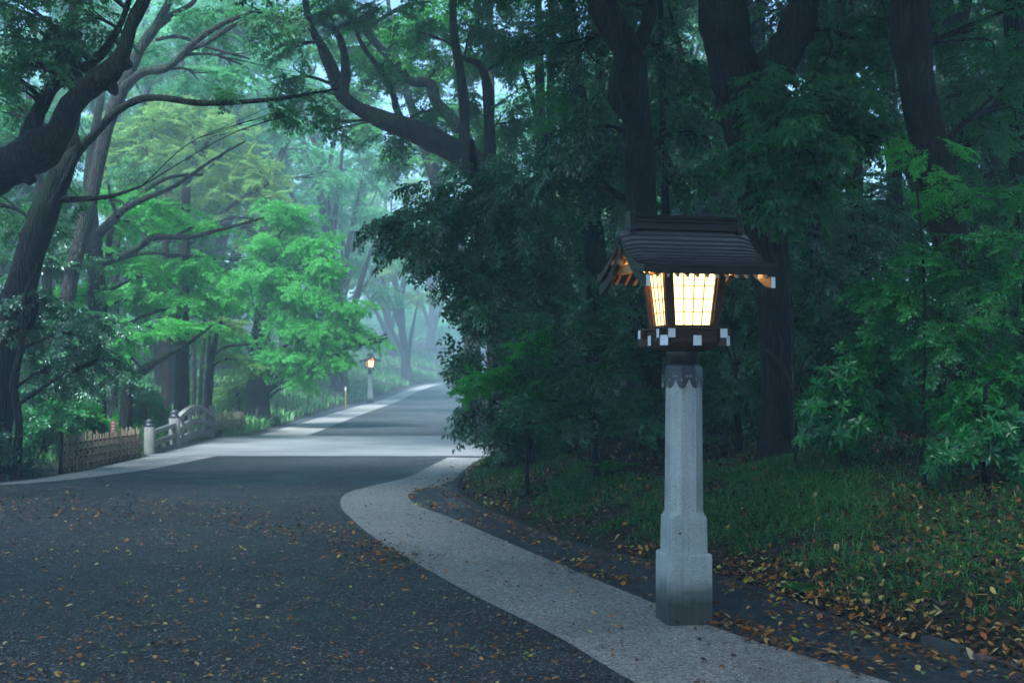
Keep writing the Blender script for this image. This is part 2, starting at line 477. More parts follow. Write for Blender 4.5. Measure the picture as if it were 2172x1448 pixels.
def granite(name, base, stain=True):
    m, nt, b = mat(name)
    tc = N(nt, 'ShaderNodeTexCoord')
    v = N(nt, 'ShaderNodeTexVoronoi'); v.inputs['Scale'].default_value = 260
    n1 = N(nt, 'ShaderNodeTexNoise'); n1.inputs['Scale'].default_value = 5; n1.inputs['Detail'].default_value = 8
    n2 = N(nt, 'ShaderNodeTexNoise'); n2.inputs['Scale'].default_value = 90; n2.inputs['Detail'].default_value = 3
    for n in (v, n1, n2): nt.links.new(tc.outputs['Object'], n.inputs['Vector'])
    sep = N(nt, 'ShaderNodeSeparateColor'); nt.links.new(v.outputs['Color'], sep.inputs[0])
    r = ramp(nt, [(0, tuple(c * 0.72 for c in base)), (0.5, base), (1, tuple(c * 1.22 for c in base))])
    nt.links.new(sep.outputs[0], r.inputs[0])
    r1 = ramp(nt, [(0.3, (0.78, 0.80, 0.78)), (0.7, (1.08,) * 3)])
    nt.links.new(n1.outputs['Fac'], r1.inputs[0])
    m1 = N(nt, 'ShaderNodeMix', data_type='RGBA', blend_type='MULTIPLY'); m1.inputs['Factor'].default_value = 1
    nt.links.new(r.outputs[0], m1.inputs['A']); nt.links.new(r1.outputs[0], m1.inputs['B'])
    mp = N(nt, 'ShaderNodeMapping'); mp.inputs['Scale'].default_value = (34, 34, 1.4)
    ns = N(nt, 'ShaderNodeTexNoise'); ns.inputs['Scale'].default_value = 1.0; ns.inputs['Detail'].default_value = 5
    nt.links.new(tc.outputs['Object'], mp.inputs[0]); nt.links.new(mp.outputs[0], ns.inputs['Vector'])
    rk = ramp(nt, [(0.36, (0.82, 0.84, 0.82)), (0.56, (1.0,) * 3)])
    nt.links.new(ns.outputs['Fac'], rk.inputs[0])
    mk = N(nt, 'ShaderNodeMix', data_type='RGBA', blend_type='MULTIPLY'); mk.inputs['Factor'].default_value = 1
    nt.links.new(m1.outputs['Result'], mk.inputs['A']); nt.links.new(rk.outputs[0], mk.inputs['B'])
    out = mk.outputs['Result']
    if stain:      # damp, mossy splash-back near the foot of the block, with a ragged upper edge
        sx = N(nt, 'ShaderNodeSeparateXYZ'); nt.links.new(tc.outputs['Object'], sx.inputs[0])
        ma = N(nt, 'ShaderNodeMath', operation='MULTIPLY_ADD'); ma.inputs[1].default_value = -0.22; 
        nt.links.new(n1.outputs['Fac'], ma.inputs[0]); nt.links.new(sx.outputs['Z'], ma.inputs[2])
        rs = ramp(nt, [(0.02, (0.16, 0.17, 0.15)), (0.10, (0.36, 0.38, 0.34)), (0.20, (1, 1, 1))])
        nt.links.new(ma.outputs[0], rs.inputs[0])
        m2 = N(nt, 'ShaderNodeMix', data_type='RGBA', blend_type='MULTIPLY'); m2.inputs['Factor'].default_value = 1
        nt.links.new(out, m2.inputs['A']); nt.links.new(rs.outputs[0], m2.inputs['B'])
        out = m2.outputs['Result']
    nt.links.new(out, b.inputs['Base Color'])
    b.inputs['Roughness'].default_value = 0.8
    b.inputs['Specular IOR Level'].default_value = 0.25
    bm = N(nt, 'ShaderNodeBump'); bm.inputs['Strength'].default_value = 0.5; bm.inputs['Distance'].default_value = 0.003
    nt.links.new(n2.outputs['Fac'], bm.inputs['Height']); nt.links.new(bm.outputs[0], b.inputs['Normal'])
    return m
M['granite'] = granite('granite', (0.42, 0.43, 0.405))
M['granite_plain'] = granite('granite_railing', (0.25, 0.235, 0.205), False)
M['wood'] = noise_mat('stained_wood', [(0.3, (0.034, 0.020, 0.012)), (0.7, (0.066, 0.037, 0.021))], 6, 0.5, 0.2, 30, stretch=(2, 2, 9), dist=0.002)
M['wood_orange'] = noise_mat('cypress_wood', [(0.3, (0.40, 0.22, 0.08)), (0.7, (0.52, 0.30, 0.12))], 6, 0.55, 0.15, 30, stretch=(9, 2, 2), dist=0.002)
M['roof'] = noise_mat('dark_copper_shingle', [(0.3, (0.10, 0.10, 0.105)), (0.55, (0.15, 0.15, 0.155)), (0.8, (0.22, 0.22, 0.225))], 9, 0.30, 0.25, 60, spec=0.7, dist=0.002)
M['roof_edge'] = noise_mat('black_lacquer', [(0.3, (0.012, 0.011, 0.011)), (0.7, (0.028, 0.025, 0.024))], 12, 0.4, 0.15, 50, spec=0.45, dist=0.002)
M['white'] = noise_mat('white_paint', [(0.3, (0.72, 0.73, 0.74)), (0.7, (0.82, 0.83, 0.84))], 40, 0.5, 0.0)
M['metal'] = noise_mat('dark_bronze_cap', [(0.3, (0.022, 0.024, 0.028)), (0.6, (0.045, 0.048, 0.055)), (0.85, (0.12, 0.13, 0.14))], 26, 0.45, 0.2, 60, spec=0.5, dist=0.001)
M['bamboo'] = noise_mat('bamboo', [(0.3, (0.16, 0.105, 0.06)), (0.6, (0.30, 0.215, 0.125)), (0.8, (0.42, 0.33, 0.21))], 12, 0.55, 0.2, 40, stretch=(4, 4, 1))
M['twine'] = noise_mat('black_twine', [(0.3, (0.015, 0.013, 0.012)), (0.7, (0.04, 0.035, 0.03))], 40, 0.8, 0.0)
M['stake'] = noise_mat('dark_stake', [(0.3, (0.018, 0.015, 0.013)), (0.7, (0.045, 0.038, 0.032))], 12, 0.8, 0.3, 30)
M['red'] = noise_mat('red_paint', [(0.3, (0.55, 0.09, 0.09)), (0.7, (0.65, 0.12, 0.11))], 20, 0.5, 0.0)
M['yellow'] = noise_mat('yellow_paint', [(0.3, (0.26, 0.17, 0.04)), (0.7, (0.34, 0.23, 0.06))], 20, 0.6, 0.0)
M['rope'] = noise_mat('grey_rope', [(0.3, (0.06, 0.055, 0.05)), (0.7, (0.13, 0.12, 0.11))], 40, 0.85, 0.4, 120)
M['chips'] = noise_mat('stone_chips', [(0.3, (0.05, 0.05, 0.052)), (0.55, (0.12, 0.12, 0.12)), (0.7, (0.30, 0.30, 0.29))], 60, 0.6, 0.0)
M['kerb'] = noise_mat('kerb_concrete', [(0.3, (0.035, 0.036, 0.036)), (0.7, (0.075, 0.075, 0.072))], 14, 0.8, 0.3, 60)

m, nt, b = mat('lit_paper')                 # the lit paper of the lantern windows
b.inputs['Base Color'].default_value = (0.8, 0.72, 0.55, 1)
b.inputs['Emission Color'].default_value = (1.0, 0.56, 0.16, 1)
b.inputs['Emission Strength'].default_value = 1.7
M['paper'] = m

# ------------------------------------------------------------------ the setting: one ground sheet, road, strips
def build_ground():
    Ys = np.concatenate([np.arange(-12, 4, 1.0), np.arange(4, 36, 0.3), np.arange(36, 80, 0.8), np.arange(80, 170, 2.0), np.arange(170, 301, 10.0)])
    dr = np.concatenate([[0.0, 0.06], np.arange(0.15, 6, 0.25), np.arange(6, 16, 0.8), np.arange(16, 40, 3), [45, 60, 90, 130]])
    dl = np.concatenate([[0.0, 0.1], np.arange(0.3, 5, 0.4), np.arange(5, 20, 1.0), np.arange(20, 50, 3), [60, 90, 140]])
    rows = []
    for Y in Ys:
        xl, xr = XL(Y), XR(Y)
        xs = np.concatenate([(xl - dl)[::-1], np.linspace(xl, xr, 8)[1:-1], xr + dr])
        zz = zt(xs, np.full_like(xs, Y))
        rows.append(np.stack([xs, np.full_like(xs, Y), zz - 0.004 * 0], 1))
    g = np.array(rows)
    nr, nc = g.shape[:2]
    idx = np.arange(nr * nc).reshape(nr, nc)
    a, b_, c, d = idx[:-1, :-1].ravel(), idx[:-1, 1:].ravel(), idx[1:, 1:].ravel(), idx[1:, :-1].ravel()
    tris = np.concatenate([np.stack([a, b_, c], 1), np.stack([a, c, d], 1)])
    o = tri_mesh('ground', g.reshape(-1, 3), tris, M['ground'], smooth=True)
    tag(o, kind='structure')
build_ground()

def ribbon(name, left, right, m, lift, kind='structure', k=8):
    """a sheet between two edge lines given in ground coordinates"""
    L, Rr = catmull(left, k), catmull(right, k)
    n = 160
    def resample(c):
        s = np.concatenate([[0], np.cumsum(np.linalg.norm(np.diff(c, axis=0), axis=1))])
        t = np.linspace(0, s[-1], n)
        return np.stack([np.interp(t, s, c[:, 0]), np.interp(t, s, c[:, 1])], 1)
    L, Rr = resample(L), resample(Rr)
    w = np.linspace(0, 1, 6)[None, :, None]
    g = L[:, None, :] * (1 - w) + Rr[:, None, :] * w
    z = rise(g[..., 1]) + lift
    g = np.concatenate([g, z[..., None]], 2)
    idx = np.arange(n * 6).reshape(n, 6)
    a, b_, c, d = idx[:-1, :-1].ravel(), idx[:-1, 1:].ravel(), idx[1:, 1:].ravel(), idx[1:, :-1].ravel()
    o = tri_mesh(name, g.reshape(-1, 3), np.concatenate([np.stack([a, b_, c], 1), np.stack([a, c, d], 1)]), m)
    return tag(o, kind=kind)

def road_sheet(name, Ya, Yb, inset, m, lift):
    Ys = np.arange(Ya, Yb + 0.01, 0.5)
    rows = []
    for Y in Ys:
        xs = np.linspace(XL(Y) + inset, XR(Y) - inset, 10)
        rows.append(np.stack([xs, np.full_like(xs, Y), rise(np.full_like(xs, Y)) + lift], 1))
    g = np.array(rows)
    nr, nc = g.shape[:2]
    idx = np.arange(nr * nc).reshape(nr, nc)
    a, b_, c, d = idx[:-1, :-1].ravel(), idx[:-1, 1:].ravel(), idx[1:, 1:].ravel(), idx[1:, :-1].ravel()
    return tag(tri_mesh(name, g.reshape(-1, 3), np.concatenate([np.stack([a, b_, c], 1), np.stack([a, c, d], 1)]), m), kind='structure')

road_sheet('gutter', -10, 34, 0.0, M['gutter'], 0.004)
road_sheet('gutter', 34, 150, 0.0, M['gutter'], 0.004)
# the gravelly carriageway: from the left strip to the inner edge of the right strip
inner = [(4.0, -8), (2.2, 1), (1.35, 4.5)] + [G(*p) for p in ((1340, 1448), (1180, 1352), (1000, 1262), (900, 1206), (800, 1146), (748, 1104), (722, 1072), (738, 1046), (800, 1029), (868, 1012), (912, 990), (950, 971))]
outer = [(6.5, -8), (4.4, 1), (2.9, 4.5)] + [G(*p) for p in ((1880, 1448), (1700, 1392), (1530, 1338), (1300, 1246), (1100, 1162), (960, 1101), (890, 1075), (866, 1055), (882, 1040), (945, 1027), (990, 1003), (1030, 972))]
lin = [(-56, -8), (-36, 4), (-20, 10.3), (-12.5, 14.4), (-9.0, 16.9), (-6.95, 18.4), (-6.25, 19.9), (-5.9, 21.5), (-5.62, 24.4)]
ribbon('road', lin, inner, M['road'], 0.008)
ribbon('pavement_strip', inner, outer, M['strip'], 0.012)
lout = [(-58, -10), (-38, 2.8), (-21, 9.6), (-13, 14), (-9.35, 16.7), (-7.4, 18.3), (-6.95, 20.2), (-6.9, 22), (-6.9, 24.4)]
ribbon('pavement_strip', lout, lin, M['strip'], 0.014)
ribbon('bridge_paving', [(-6.98, 24.3), (-7.1, 27.5), (-7.2, 32.0)], [(0.0, 24.3), (0.5, 28), (1.1, 32.0)], M['slab'], 0.018)
fl_in = [(-5.15, 32.0), (-5.6, 45), (-6.0, 60), (-6.4, 74), (-6.4, 95), (-4.8, 115), (0.7, 138), (11.8, 158)]
fl_out = [(-6.4, 32.0), (-6.8, 45), (-7.2, 56), (-7.5, 75), (-7.4, 95), (-5.8, 115), (-0.3, 138), (10.8, 160)]
fr = [(0.2, 32.0), (0.2, 60), (0.1, 75), (0.1, 90), (1.6, 110), (7.0, 135), (16, 154)]
ribbon('road', fl_in, fr, M['far_road'], 0.008)
ribbon('pavement_strip', fl_out, fl_in, M['strip'], 0.012)

# low kerb line at the foot of the bank
kc = catmull([(XR(y), y) for y in np.arange(5.0, 24.5, 0.5)], 3)
kb = MB()
rings = []
for i, p in enumerate(kc):
    d = kc[min(i + 1, len(kc) - 1)] - kc[max(i - 1, 0)]
    d /= np.linalg.norm(d)
    nrm = np.array([d[1], -d[0]])
    a, b2 = p - nrm * 0.05, p + nrm * 0.03
    h = 0.012 + 0.02 * vnoise(p[0], p[1], 2.0, 9)
    rings.append([(a[0], a[1], -0.03), (b2[0], b2[1], -0.03), (b2[0], b2[1], h), (a[0], a[1], h)])
kb.loops(rings)
tag(kb.build('kerb', M['kerb']), kind='structure')

# ------------------------------------------------------------------ the stone lantern
def make_lantern():
    root = empty('stone_lantern', (0, 0, 0))
    W, WO, WH = M['wood'], M['wood_orange'], M['white']
    def sq(h, z, e=None):
        """8-point ring: square of half-width h with corner cut e"""
        e = 0.004 if e is None else e
        return [(h, -h + e, z), (h, h - e, z), (h - e, h, z), (-h + e, h, z), (-h, h - e, z), (-h, -h + e, z), (-h + e, -h, z), (h - e, -h, z)]
    oc = lambda a: 0.586 * a
    MB().loops([sq(0.146, -0.03), sq(0.1435, 0.43), sq(0.139, 0.441), sq(0.120, 0.4465)]).build('plinth', M['granite'], root)
    MB().loops([sq(0.121, 0.4455), sq(0.1175, 0.668), sq(0.1165, 0.672, 0.012), sq(0.114, 0.70, oc(0.114) * 0.95), sq(0.1135, 0.71, oc(0.1135)), sq(0.106, 1.62, oc(0.106))]).build('shaft', M['granite'], root)
    h = MB()
    h.lathe([(0.007, 0), (0.007, 0.004)], 12)
    for i in range(len(h.v)):
        x, y, z = h.v[i]
        h.v[i] = (x - 0.062, -0.1195 - z * 0.5, y + 0.575)
    h.build('drain_hole', M['roof_edge'], root)
    # metal cap with a lobed lower edge, one scalloped panel to each of eight faces
    cap = MB()
    a0, a1 = 0.1125, 0.1105
    t22 = math.tan(R(22.5))
    for k in range(8):
        ang = k * math.pi / 4
        ca, sa = math.cos(ang), math.sin(ang)
        def pt(u, z, a):
            x, y = a, u * a * t22
            return (x * ca - y * sa, x * sa + y * ca, z)
        us = np.linspace(-1, 1, 17)
        cols = []
        for u in us:
            q = 1 - abs(u)
            zb = 1.487 + 0.060 * (q ** 1.8 * 0.55 + 0.45 * max(0, (q - 0.55) / 0.45) ** 0.7) if q > 0 else 1.487
            zs = [(zb, a0), (1.575, a0 - 0.001), (1.612, a1 - 0.002), (1.632, a1 - 0.009), (1.643, a1 - 0.022), (1.646, a1 - 0.045)]
            cols.append([pt(u, z, a) for z, a in zs])
        vs = [p for c in cols for p in c]
        nz = len(cols[0])
        cap.add(vs, [(i * nz + j, (i + 1) * nz + j, (i + 1) * nz + j + 1, i * nz + j + 1) for i in range(16) for j in range(nz - 1)], 0, False)
        # pale inlays: a pair of discs over each point and a drop at each corner
        for (uu, zz, r_) in ((-0.26, 1.566, 0.0085), (0.26, 1.566, 0.0085), (0.0, 1.564, 0.005)):
            ring = [pt(uu + r_ / (a0 * t22) * math.cos(t), zz + r_ * math.sin(t), a0 + 0.002) for t in np.linspace(0, 2 * math.pi, 13)[:-1]]
            cap.add(ring, [tuple(range(12))], 1)
        for uu in (-0.93, 0.93):
            ring = [pt(uu + (0.0045 * math.cos(t) * (1 - 0.4 * math.sin(t))) / (a0 * t22), 1.544 + 0.0095 * math.sin(t), a0 + 0.002) for t in np.linspace(0, 2 * math.pi, 11)[:-1]]
            cap.add(ring, [tuple(range(10))], 1)
    ring = [(0.066 * math.cos(t), 0.066 * math.sin(t), 1.646) for t in np.linspace(0, 2 * math.pi, 25)[:-1]]
    cap.add(ring, [tuple(range(24))], 0)
    cap.build('cap', [M['metal'], M['granite_plain']], root)
    # neck and bowl-shaped bracket
    MB().lathe([(0.088, 1.640), (0.098, 1.655), (0.108, 1.690), (0.113, 1.725), (0.110, 1.732)], 32).build('neck', M['roof_edge'], root)
    bowl = MB()
    def sup(h, z, p=4.0):
        out = []
        for i in range(40):
            t = 2 * math.pi * i / 40
            c, s = math.cos(t), math.sin(t)
            k = (abs(c) ** p + abs(s) ** p) ** (-1 / p)
            out.append((h * k * c, h * k * s, z))
        return out
    bowl.loops([sup(0.105, 1.722), sup(0.150, 1.730), sup(0.192, 1.746), sup(0.216, 1.772), sup(0.224, 1.806)], 0, True, True)
    bowl.build('bracket', W, root)
    # crossed beams with white painted ends
    def beam(axis, off, half, z, w, hh):
        mb = MB()
        for s in (-1, 1):
            a, b2 = ((0, off, z), (s * half, off, z)) if axis == 'x' else ((off, 0, z), (off, s * half, z))
            mb.bar(a, b2, w, hh, 0, 1)
        mb.build('beam', [W, WH], root)
    def arm(ang, half, z, w, hh):
        mb = MB()
        for s in (0, math.pi):
            mb.bar((0, 0, z), (half * math.cos(ang + s), half * math.sin(ang + s), z), w, hh, 0, 1)
        mb.build('beam', [W, WH], root)
    for k, (half, dz) in enumerate(((0.233, 0.0), (0.303, 0.0008), (0.233, 0.0016), (0.303, 0.0024))):     # an eight-armed star under the deck
        arm(k * math.pi / 4, half, 1.790 - dz, 0.055, 0.063)
    for s in (-1, 1):
        beam('y', s * 0.173, 0.242, 1.8335, 0.048, 0.056)
        beam('x', s * 0.173, 0.240, 1.8325, 0.047, 0.055)
    MB().box((0, 0, 1.862), (0.44, 0.44, 0.012), 0, bev=0.002).build('deck', W, root)
    # lantern body: splayed corner posts, rails, lattice and paper
    zb, zt_ = 1.868, 2.235
    hb, ht = 0.150, 0.186
    for sx in (-1, 1):
        for sy in (-1, 1):
            w = 0.022
            rings = []
            for hh_, z in ((hb, zb), (ht, zt_)):
                rings.append([(sx * hh_ + dx * w, sy * hh_ + dy * w, z) for dx, dy in ((-1, -1), (1, -1), (1, 1), (-1, 1))])
            MB().loops(rings).build('corner_post', W, root)
    for k in range(4):
        Mz = Matrix.Rotation(k * math.pi / 2, 3, 'Z')
        def q(u, z, out):      # u in -1..1 across the opening
            t = (z - zb) / (zt_ - zb)
            hh_ = hb + (ht - hb) * t
            return Mz @ Vector((u * (hh_ - 0.024), -hh_ - out, z))
        sash = MB()
        z0, z1 = zb + 0.001, zt_ - 0.002
        for (za, zc) in ((z0, z0 + 0.018), (z1 - 0.020, z1)):
            v8 = [q(-1, za, -0.016), q(1, za, -0.016), q(1, za, 0.012), q(-1, za, 0.012), q(-1, zc, -0.016), q(1, zc, -0.016), q(1, zc, 0.012), q(-1, zc, 0.012)]
            sash.add(v8, [(3, 2, 1, 0), (4, 5, 6, 7), (0, 1, 5, 4), (1, 2, 6, 5), (2, 3, 7, 6), (3, 0, 4, 7)])
        for (ua, ub) in ((-0.995, -0.91), (0.91, 0.995)):
            za, zc = z0 + 0.018, z1 - 0.020
            v8 = [q(ua, za, -0.015), q(ub, za, -0.015), q(ub, za, 0.010), q(ua, za, 0.010), q(ua, zc, -0.015), q(ub, zc, -0.015), q(ub, zc, 0.010), q(ua, zc, 0.010)]
            sash.add(v8, [(3, 2, 1, 0), (4, 5, 6, 7), (0, 1, 5, 4), (1, 2, 6, 5), (2, 3, 7, 6), (3, 0, 4, 7)])
        so = sash.build('window', W, root)
        lat = MB()
        za, zc = z0 + 0.018, z1 - 0.020
        for i in range(1, 4):
            u = -0.91 + 1.82 * i / 4
            lat.bar(q(u, za, 0.001), q(u, zc, 0.001), 0.0045, 0.012)
            z = za + (zc - za) * i / 4
            lat.bar(q(-0.91, z, 0.0015), q(0.91, z, 0.0015), 0.012, 0.0045)
        lat.build('lattice', WO, so)
        pp = MB()
        pp.add([q(-0.91, za, -0.010), q(0.91, za, -0.010), q(0.91, zc, -0.010), q(-0.91, zc, -0.010)], [(0, 1, 2, 3)])
        pp.build('paper_pane', M['paper'], so)
    # roof: concave gable, shingle courses, rolled-over gable edges
    HX, HY = 0.436, 0.468
    def prof(t):               # t 0 at ridge .. 1 at eave -> (y, z) of the upper surface
        return HY * t, 2.500 - 0.285 * (t ** 0.80) - 0.02 * math.sin(math.pi * t) + 0.018 * max(0, t - 0.8) / 0.2
    def roll(x, t=0.3):
        e = max(0.0, (abs(x) - 0.33) / (HX - 0.33))
        t = abs(t)
        return -0.024 * e * e * (1 - t) + 0.010 * t * t * (abs(x) / HX) ** 3
    xs = np.concatenate([np.linspace(-HX, -0.33, 7), np.linspace(-0.33, 0.33, 12)[1:-1], np.linspace(0.33, HX, 7)])
    nC = 11
    roof = MB()
    for sy in (-1, 1):
        for i in range(nC):
            ta, tb = i / nC, (i + 1) / nC
            ya, za = prof(ta)
            yb, zb2 = prof(tb)
            st = 0.011
            vs = []
            for x in xs:
                r_, r2_ = roll(x, ta), roll(x, tb)
                wob = 0.0012 * math.sin(x * 31 + i * 1.7)
                vs += [(x, sy * (ya - 0.004), za + r_), (x, sy * (yb + wob), zb2 + r2_ + st), (x, sy * (yb + wob), zb2 + r2_ - 0.002)]
            n = len(xs)
            fs = []
            for k in range(n - 1):
                a, b2 = 3 * k, 3 * (k + 1)
                f1, f2 = (a, b2, b2 + 1, a + 1), (a + 1, b2 + 1, b2 + 2, a + 2)
                if sy > 0: f1, f2 = f1[::-1], f2[::-1]
                fs += [f1, f2]
            roof.add(vs, fs, 0)
            for q_ in range(len(roof.m) - len(fs) + 1, len(roof.m), 2): roof.m[q_] = 1      # butt edge of each course: end grain and shadow gap painted black
            # thin butt joints between shingles of this course
            for j in range(9):
                x = -0.36 + 0.085 * j + (0.04 if i % 2 else 0) + random.uniform(-0.012, 0.012)
                if abs(x) > 0.40 or i < 1: continue
                r_, r2_ = roll(x, ta), roll(x, tb)
                sl_ = random.uniform(0.004, 0.010)
                roof.add([(x, sy * ya, za + r_ + 0.0012), (x + 0.0016, sy * ya, za + r_ + 0.0012), (x + 0.0016 + sl_, sy * yb, zb2 + r2_ + st + 0.0012), (x + sl_, sy * yb, zb2 + r2_ + st + 0.0012)], [(0, 1, 2, 3) if sy < 0 else (3, 2, 1, 0)], 1)
    ro = roof.build('roof', [M['roof'], M['roof_edge']], root)
    # solid body below the shingles
    th = 0.05
    under = MB()
    ts = np.linspace(-1, 1, 41)
    top, bot = [], []
    for t in ts:
        y, z = prof(abs(t))
        y *= 1 if t > 0 else -1
        top.append((y, z - 0.004)); bot.append((y * 0.985, z - th + 0.012 * (1 - abs(t))))
    for (xa, xb, sgn) in ((-HX + 0.002, -0.33, 1), (-0.33, 0.33, 1), (0.33, HX - 0.002, 1)):
        pass
    xs2 = [x for x in xs]
    rings = []
    for x in xs2:
        x_ = max(-HX + 0.002, min(HX - 0.002, x))
        rings.append([(x_, y, z + roll(x, y / HY)) for y, z in top] + [(x_, y, z + roll(x, y / HY) * 0.7) for y, z in reversed(bot)])
    under.loops(rings)
    under.build('roof_underlay', M['roof_edge'], root)
    # ridge stack
    rg = MB()
    rg.box((0, 0, 2.508), (0.70, 0.105, 0.032), 0, bev=0.003)
    rg.box((0, 0, 2.531), (0.69, 0.080, 0.016), 0, bev=0.003)
    rg.box((0, 0, 2.548), (0.70, 0.094, 0.016), 0, bev=0.004)
    rg.box((0, 0, 2.560), (0.69, 0.070, 0.010), 0, bev=0.002)
    prf = [(-0.052, 2.565), (0.052, 2.565), (0.055, 2.575), (0.035, 2.588), (0, 2.593), (-0.035, 2.588), (-0.055, 2.575)]
    rg.loops([[(x, y, z) for y, z in prf] for x in (-0.372, 0.372)])
    rg.build('ridge', M['roof_edge'], root)
    for sx in (-1, 1):
        e = MB()
        pf = [(-0.062, 2.470), (0.062, 2.470), (0.066, 2.515), (0.050, 2.535), (0.054, 2.575), (0.044, 2.598), (0.018, 2.606), (-0.018, 2.606), (-0.044, 2.598), (-0.054, 2.575), (-0.050, 2.535), (-0.066, 2.515)]
        e.loops([[(sx * x, y, z) for y, z in pf] for x in (0.345, 0.378)])
        e.box((sx * 0.362, 0, 2.500), (0.045, 0.150, 0.030), 0, bev=0.005)
        e.build('ridge_end', M['roof_edge'], root)
    # bargeboards (curved), white tips at their feet
    for sx in (-1, 1):
        for sy in (-1, 1):
            bb = MB()
            rings = []
            for t in np.linspace(0.0, 1.02, 16):
                y, z = prof(min(t, 1)); y = HY * t * 0.96
                d = 0.052 + 0.014 * t
                zz = z - 0.028 - 0.045
                rings.append([(sx * (HX - 0.045), sy * y, zz + 0.012), (sx * (HX - 0.018), sy * y, zz + 0.012), (sx * (HX - 0.018), sy * y, zz - d + 0.012), (sx * (HX - 0.045), sy * y, zz - d + 0.012)])
            bb.loops(rings, 0, True)
            last = rings[-1]
            bb.add([(p[0], p[1] + sy * 0.002, p[2]) for p in last], [(0, 1, 2, 3)], 1)
            bb.build('bargeboard', [M['roof_edge'], WH], root)
    # rafters: slender bars under the eaves, white tips
    nR = 13
    for sy in (-1, 1):
        for i in range(nR):
            x = -0.385 + 0.77 * i / (nR - 1)
            y0, z0 = 0.05 * sy, 2.395
            y1, z1 = sy * 0.405, 2.176
            MB().bar((x, y0, z0), (x, y1, z1), 0.015, 0.022, 0, 1).build('rafter', [WO, WH], root)
    # wall plates, tie beams, gable board, pendants
    for sy in (-1, 1):
        MB().bar((-0.40, sy * 0.195, 2.258), (0.40, sy * 0.195, 2.258), 0.035, 0.046, 0, 1).bar((-0.39, sy * 0.195, 2.258), (-0.401, sy * 0.195, 2.258), 0.0345, 0.0455, 0, 1).build('wall_plate', [WO, WH], root)
    for sx in (-1, 1):
        MB().bar((sx * 0.345, -0.26, 2.250), (sx * 0.345, 0.26, 2.250), 0.036, 0.058, 0, 1).bar((sx * 0.345, -0.25, 2.250), (sx * 0.345, -0.261, 2.250), 0.0355, 0.0575, 0, 1).build('tie_beam', [WO, WH], root)
        g = MB()
        g.loops([[(sx * x, -0.215, 2.282), (sx * x, 0.215, 2.282), (sx * x, 0.0, 2.425)] for x in (0.235, 0.250)])
        g.build('gable_board', WO, root)
        pd = MB()
        po = [(0, 2.40), (0.028, 2.395), (0.034, 2.375), (0.020, 2.358), (0.026, 2.345), (0.010, 2.322), (0, 2.316), (-0.010, 2.322), (-0.026, 2.345), (-0.020, 2.358), (-0.034, 2.375), (-0.028, 2.395)]
        pd.loops([[(sx * x, y, z) for y, z in po] for x in (HX - 0.016, HX - 0.002)])
        pd.build('pendant', [M['roof_edge']], root)
    for ch in kids(root):          # the timber head sits a few degrees round from the stone post
        if ch.name.split('.')[0] not in ('plinth', 'shaft', 'cap', 'drain_hole', 'neck'):
            ch.rotation_euler.z = R(4.0)
    ll = bpy.data.lights.new('bulb', 'POINT')
    ll.energy = 120.0
    ll.color = (1.0, 0.55, 0.20)
    ll.shadow_soft_size = 0.04
    lo = bpy.data.objects.new('bulb', ll)
    C.objects.link(lo)
    lo.parent = root
    lo.location = (0, 0, 2.262)
    return root

lantern = make_lantern()
lantern.location = (1.10, 8.20, 0.013)
lantern.rotation_euler = (0, 0, R(9.7))
tag(lantern, 'tall stone lantern in the foreground with glowing paper windows under a dark curved roof', 'lantern', 'stone lanterns along the road')
far_lantern = copy_tree(lantern)
fx, fy = G(785, 855)
far_lantern.location = (fx, fy, 0.012)
far_lantern.rotation_euler = (0, 0, R(-72))
tag(far_lantern, 'small distant lit lantern on a pale post below the bright green maple', 'lantern', 'stone lanterns along the road')

# ------------------------------------------------------------------ foliage: spray templates stamped through crowns
def kite(base, d, side, nrm, l, w, droop):
    base, d, side, nrm = map(np.asarray, (base, d, side, nrm))
    mid = base + d * (0.45 * l)
    return np.array([base, mid + side * w + nrm * (0.25 * w), base + d * l - nrm * droop, mid - side * w + nrm * (0.25 * w)])

def unit(v):
    v = np.asarray(v, float)
    return v / (np.linalg.norm(v) + 1e-9)

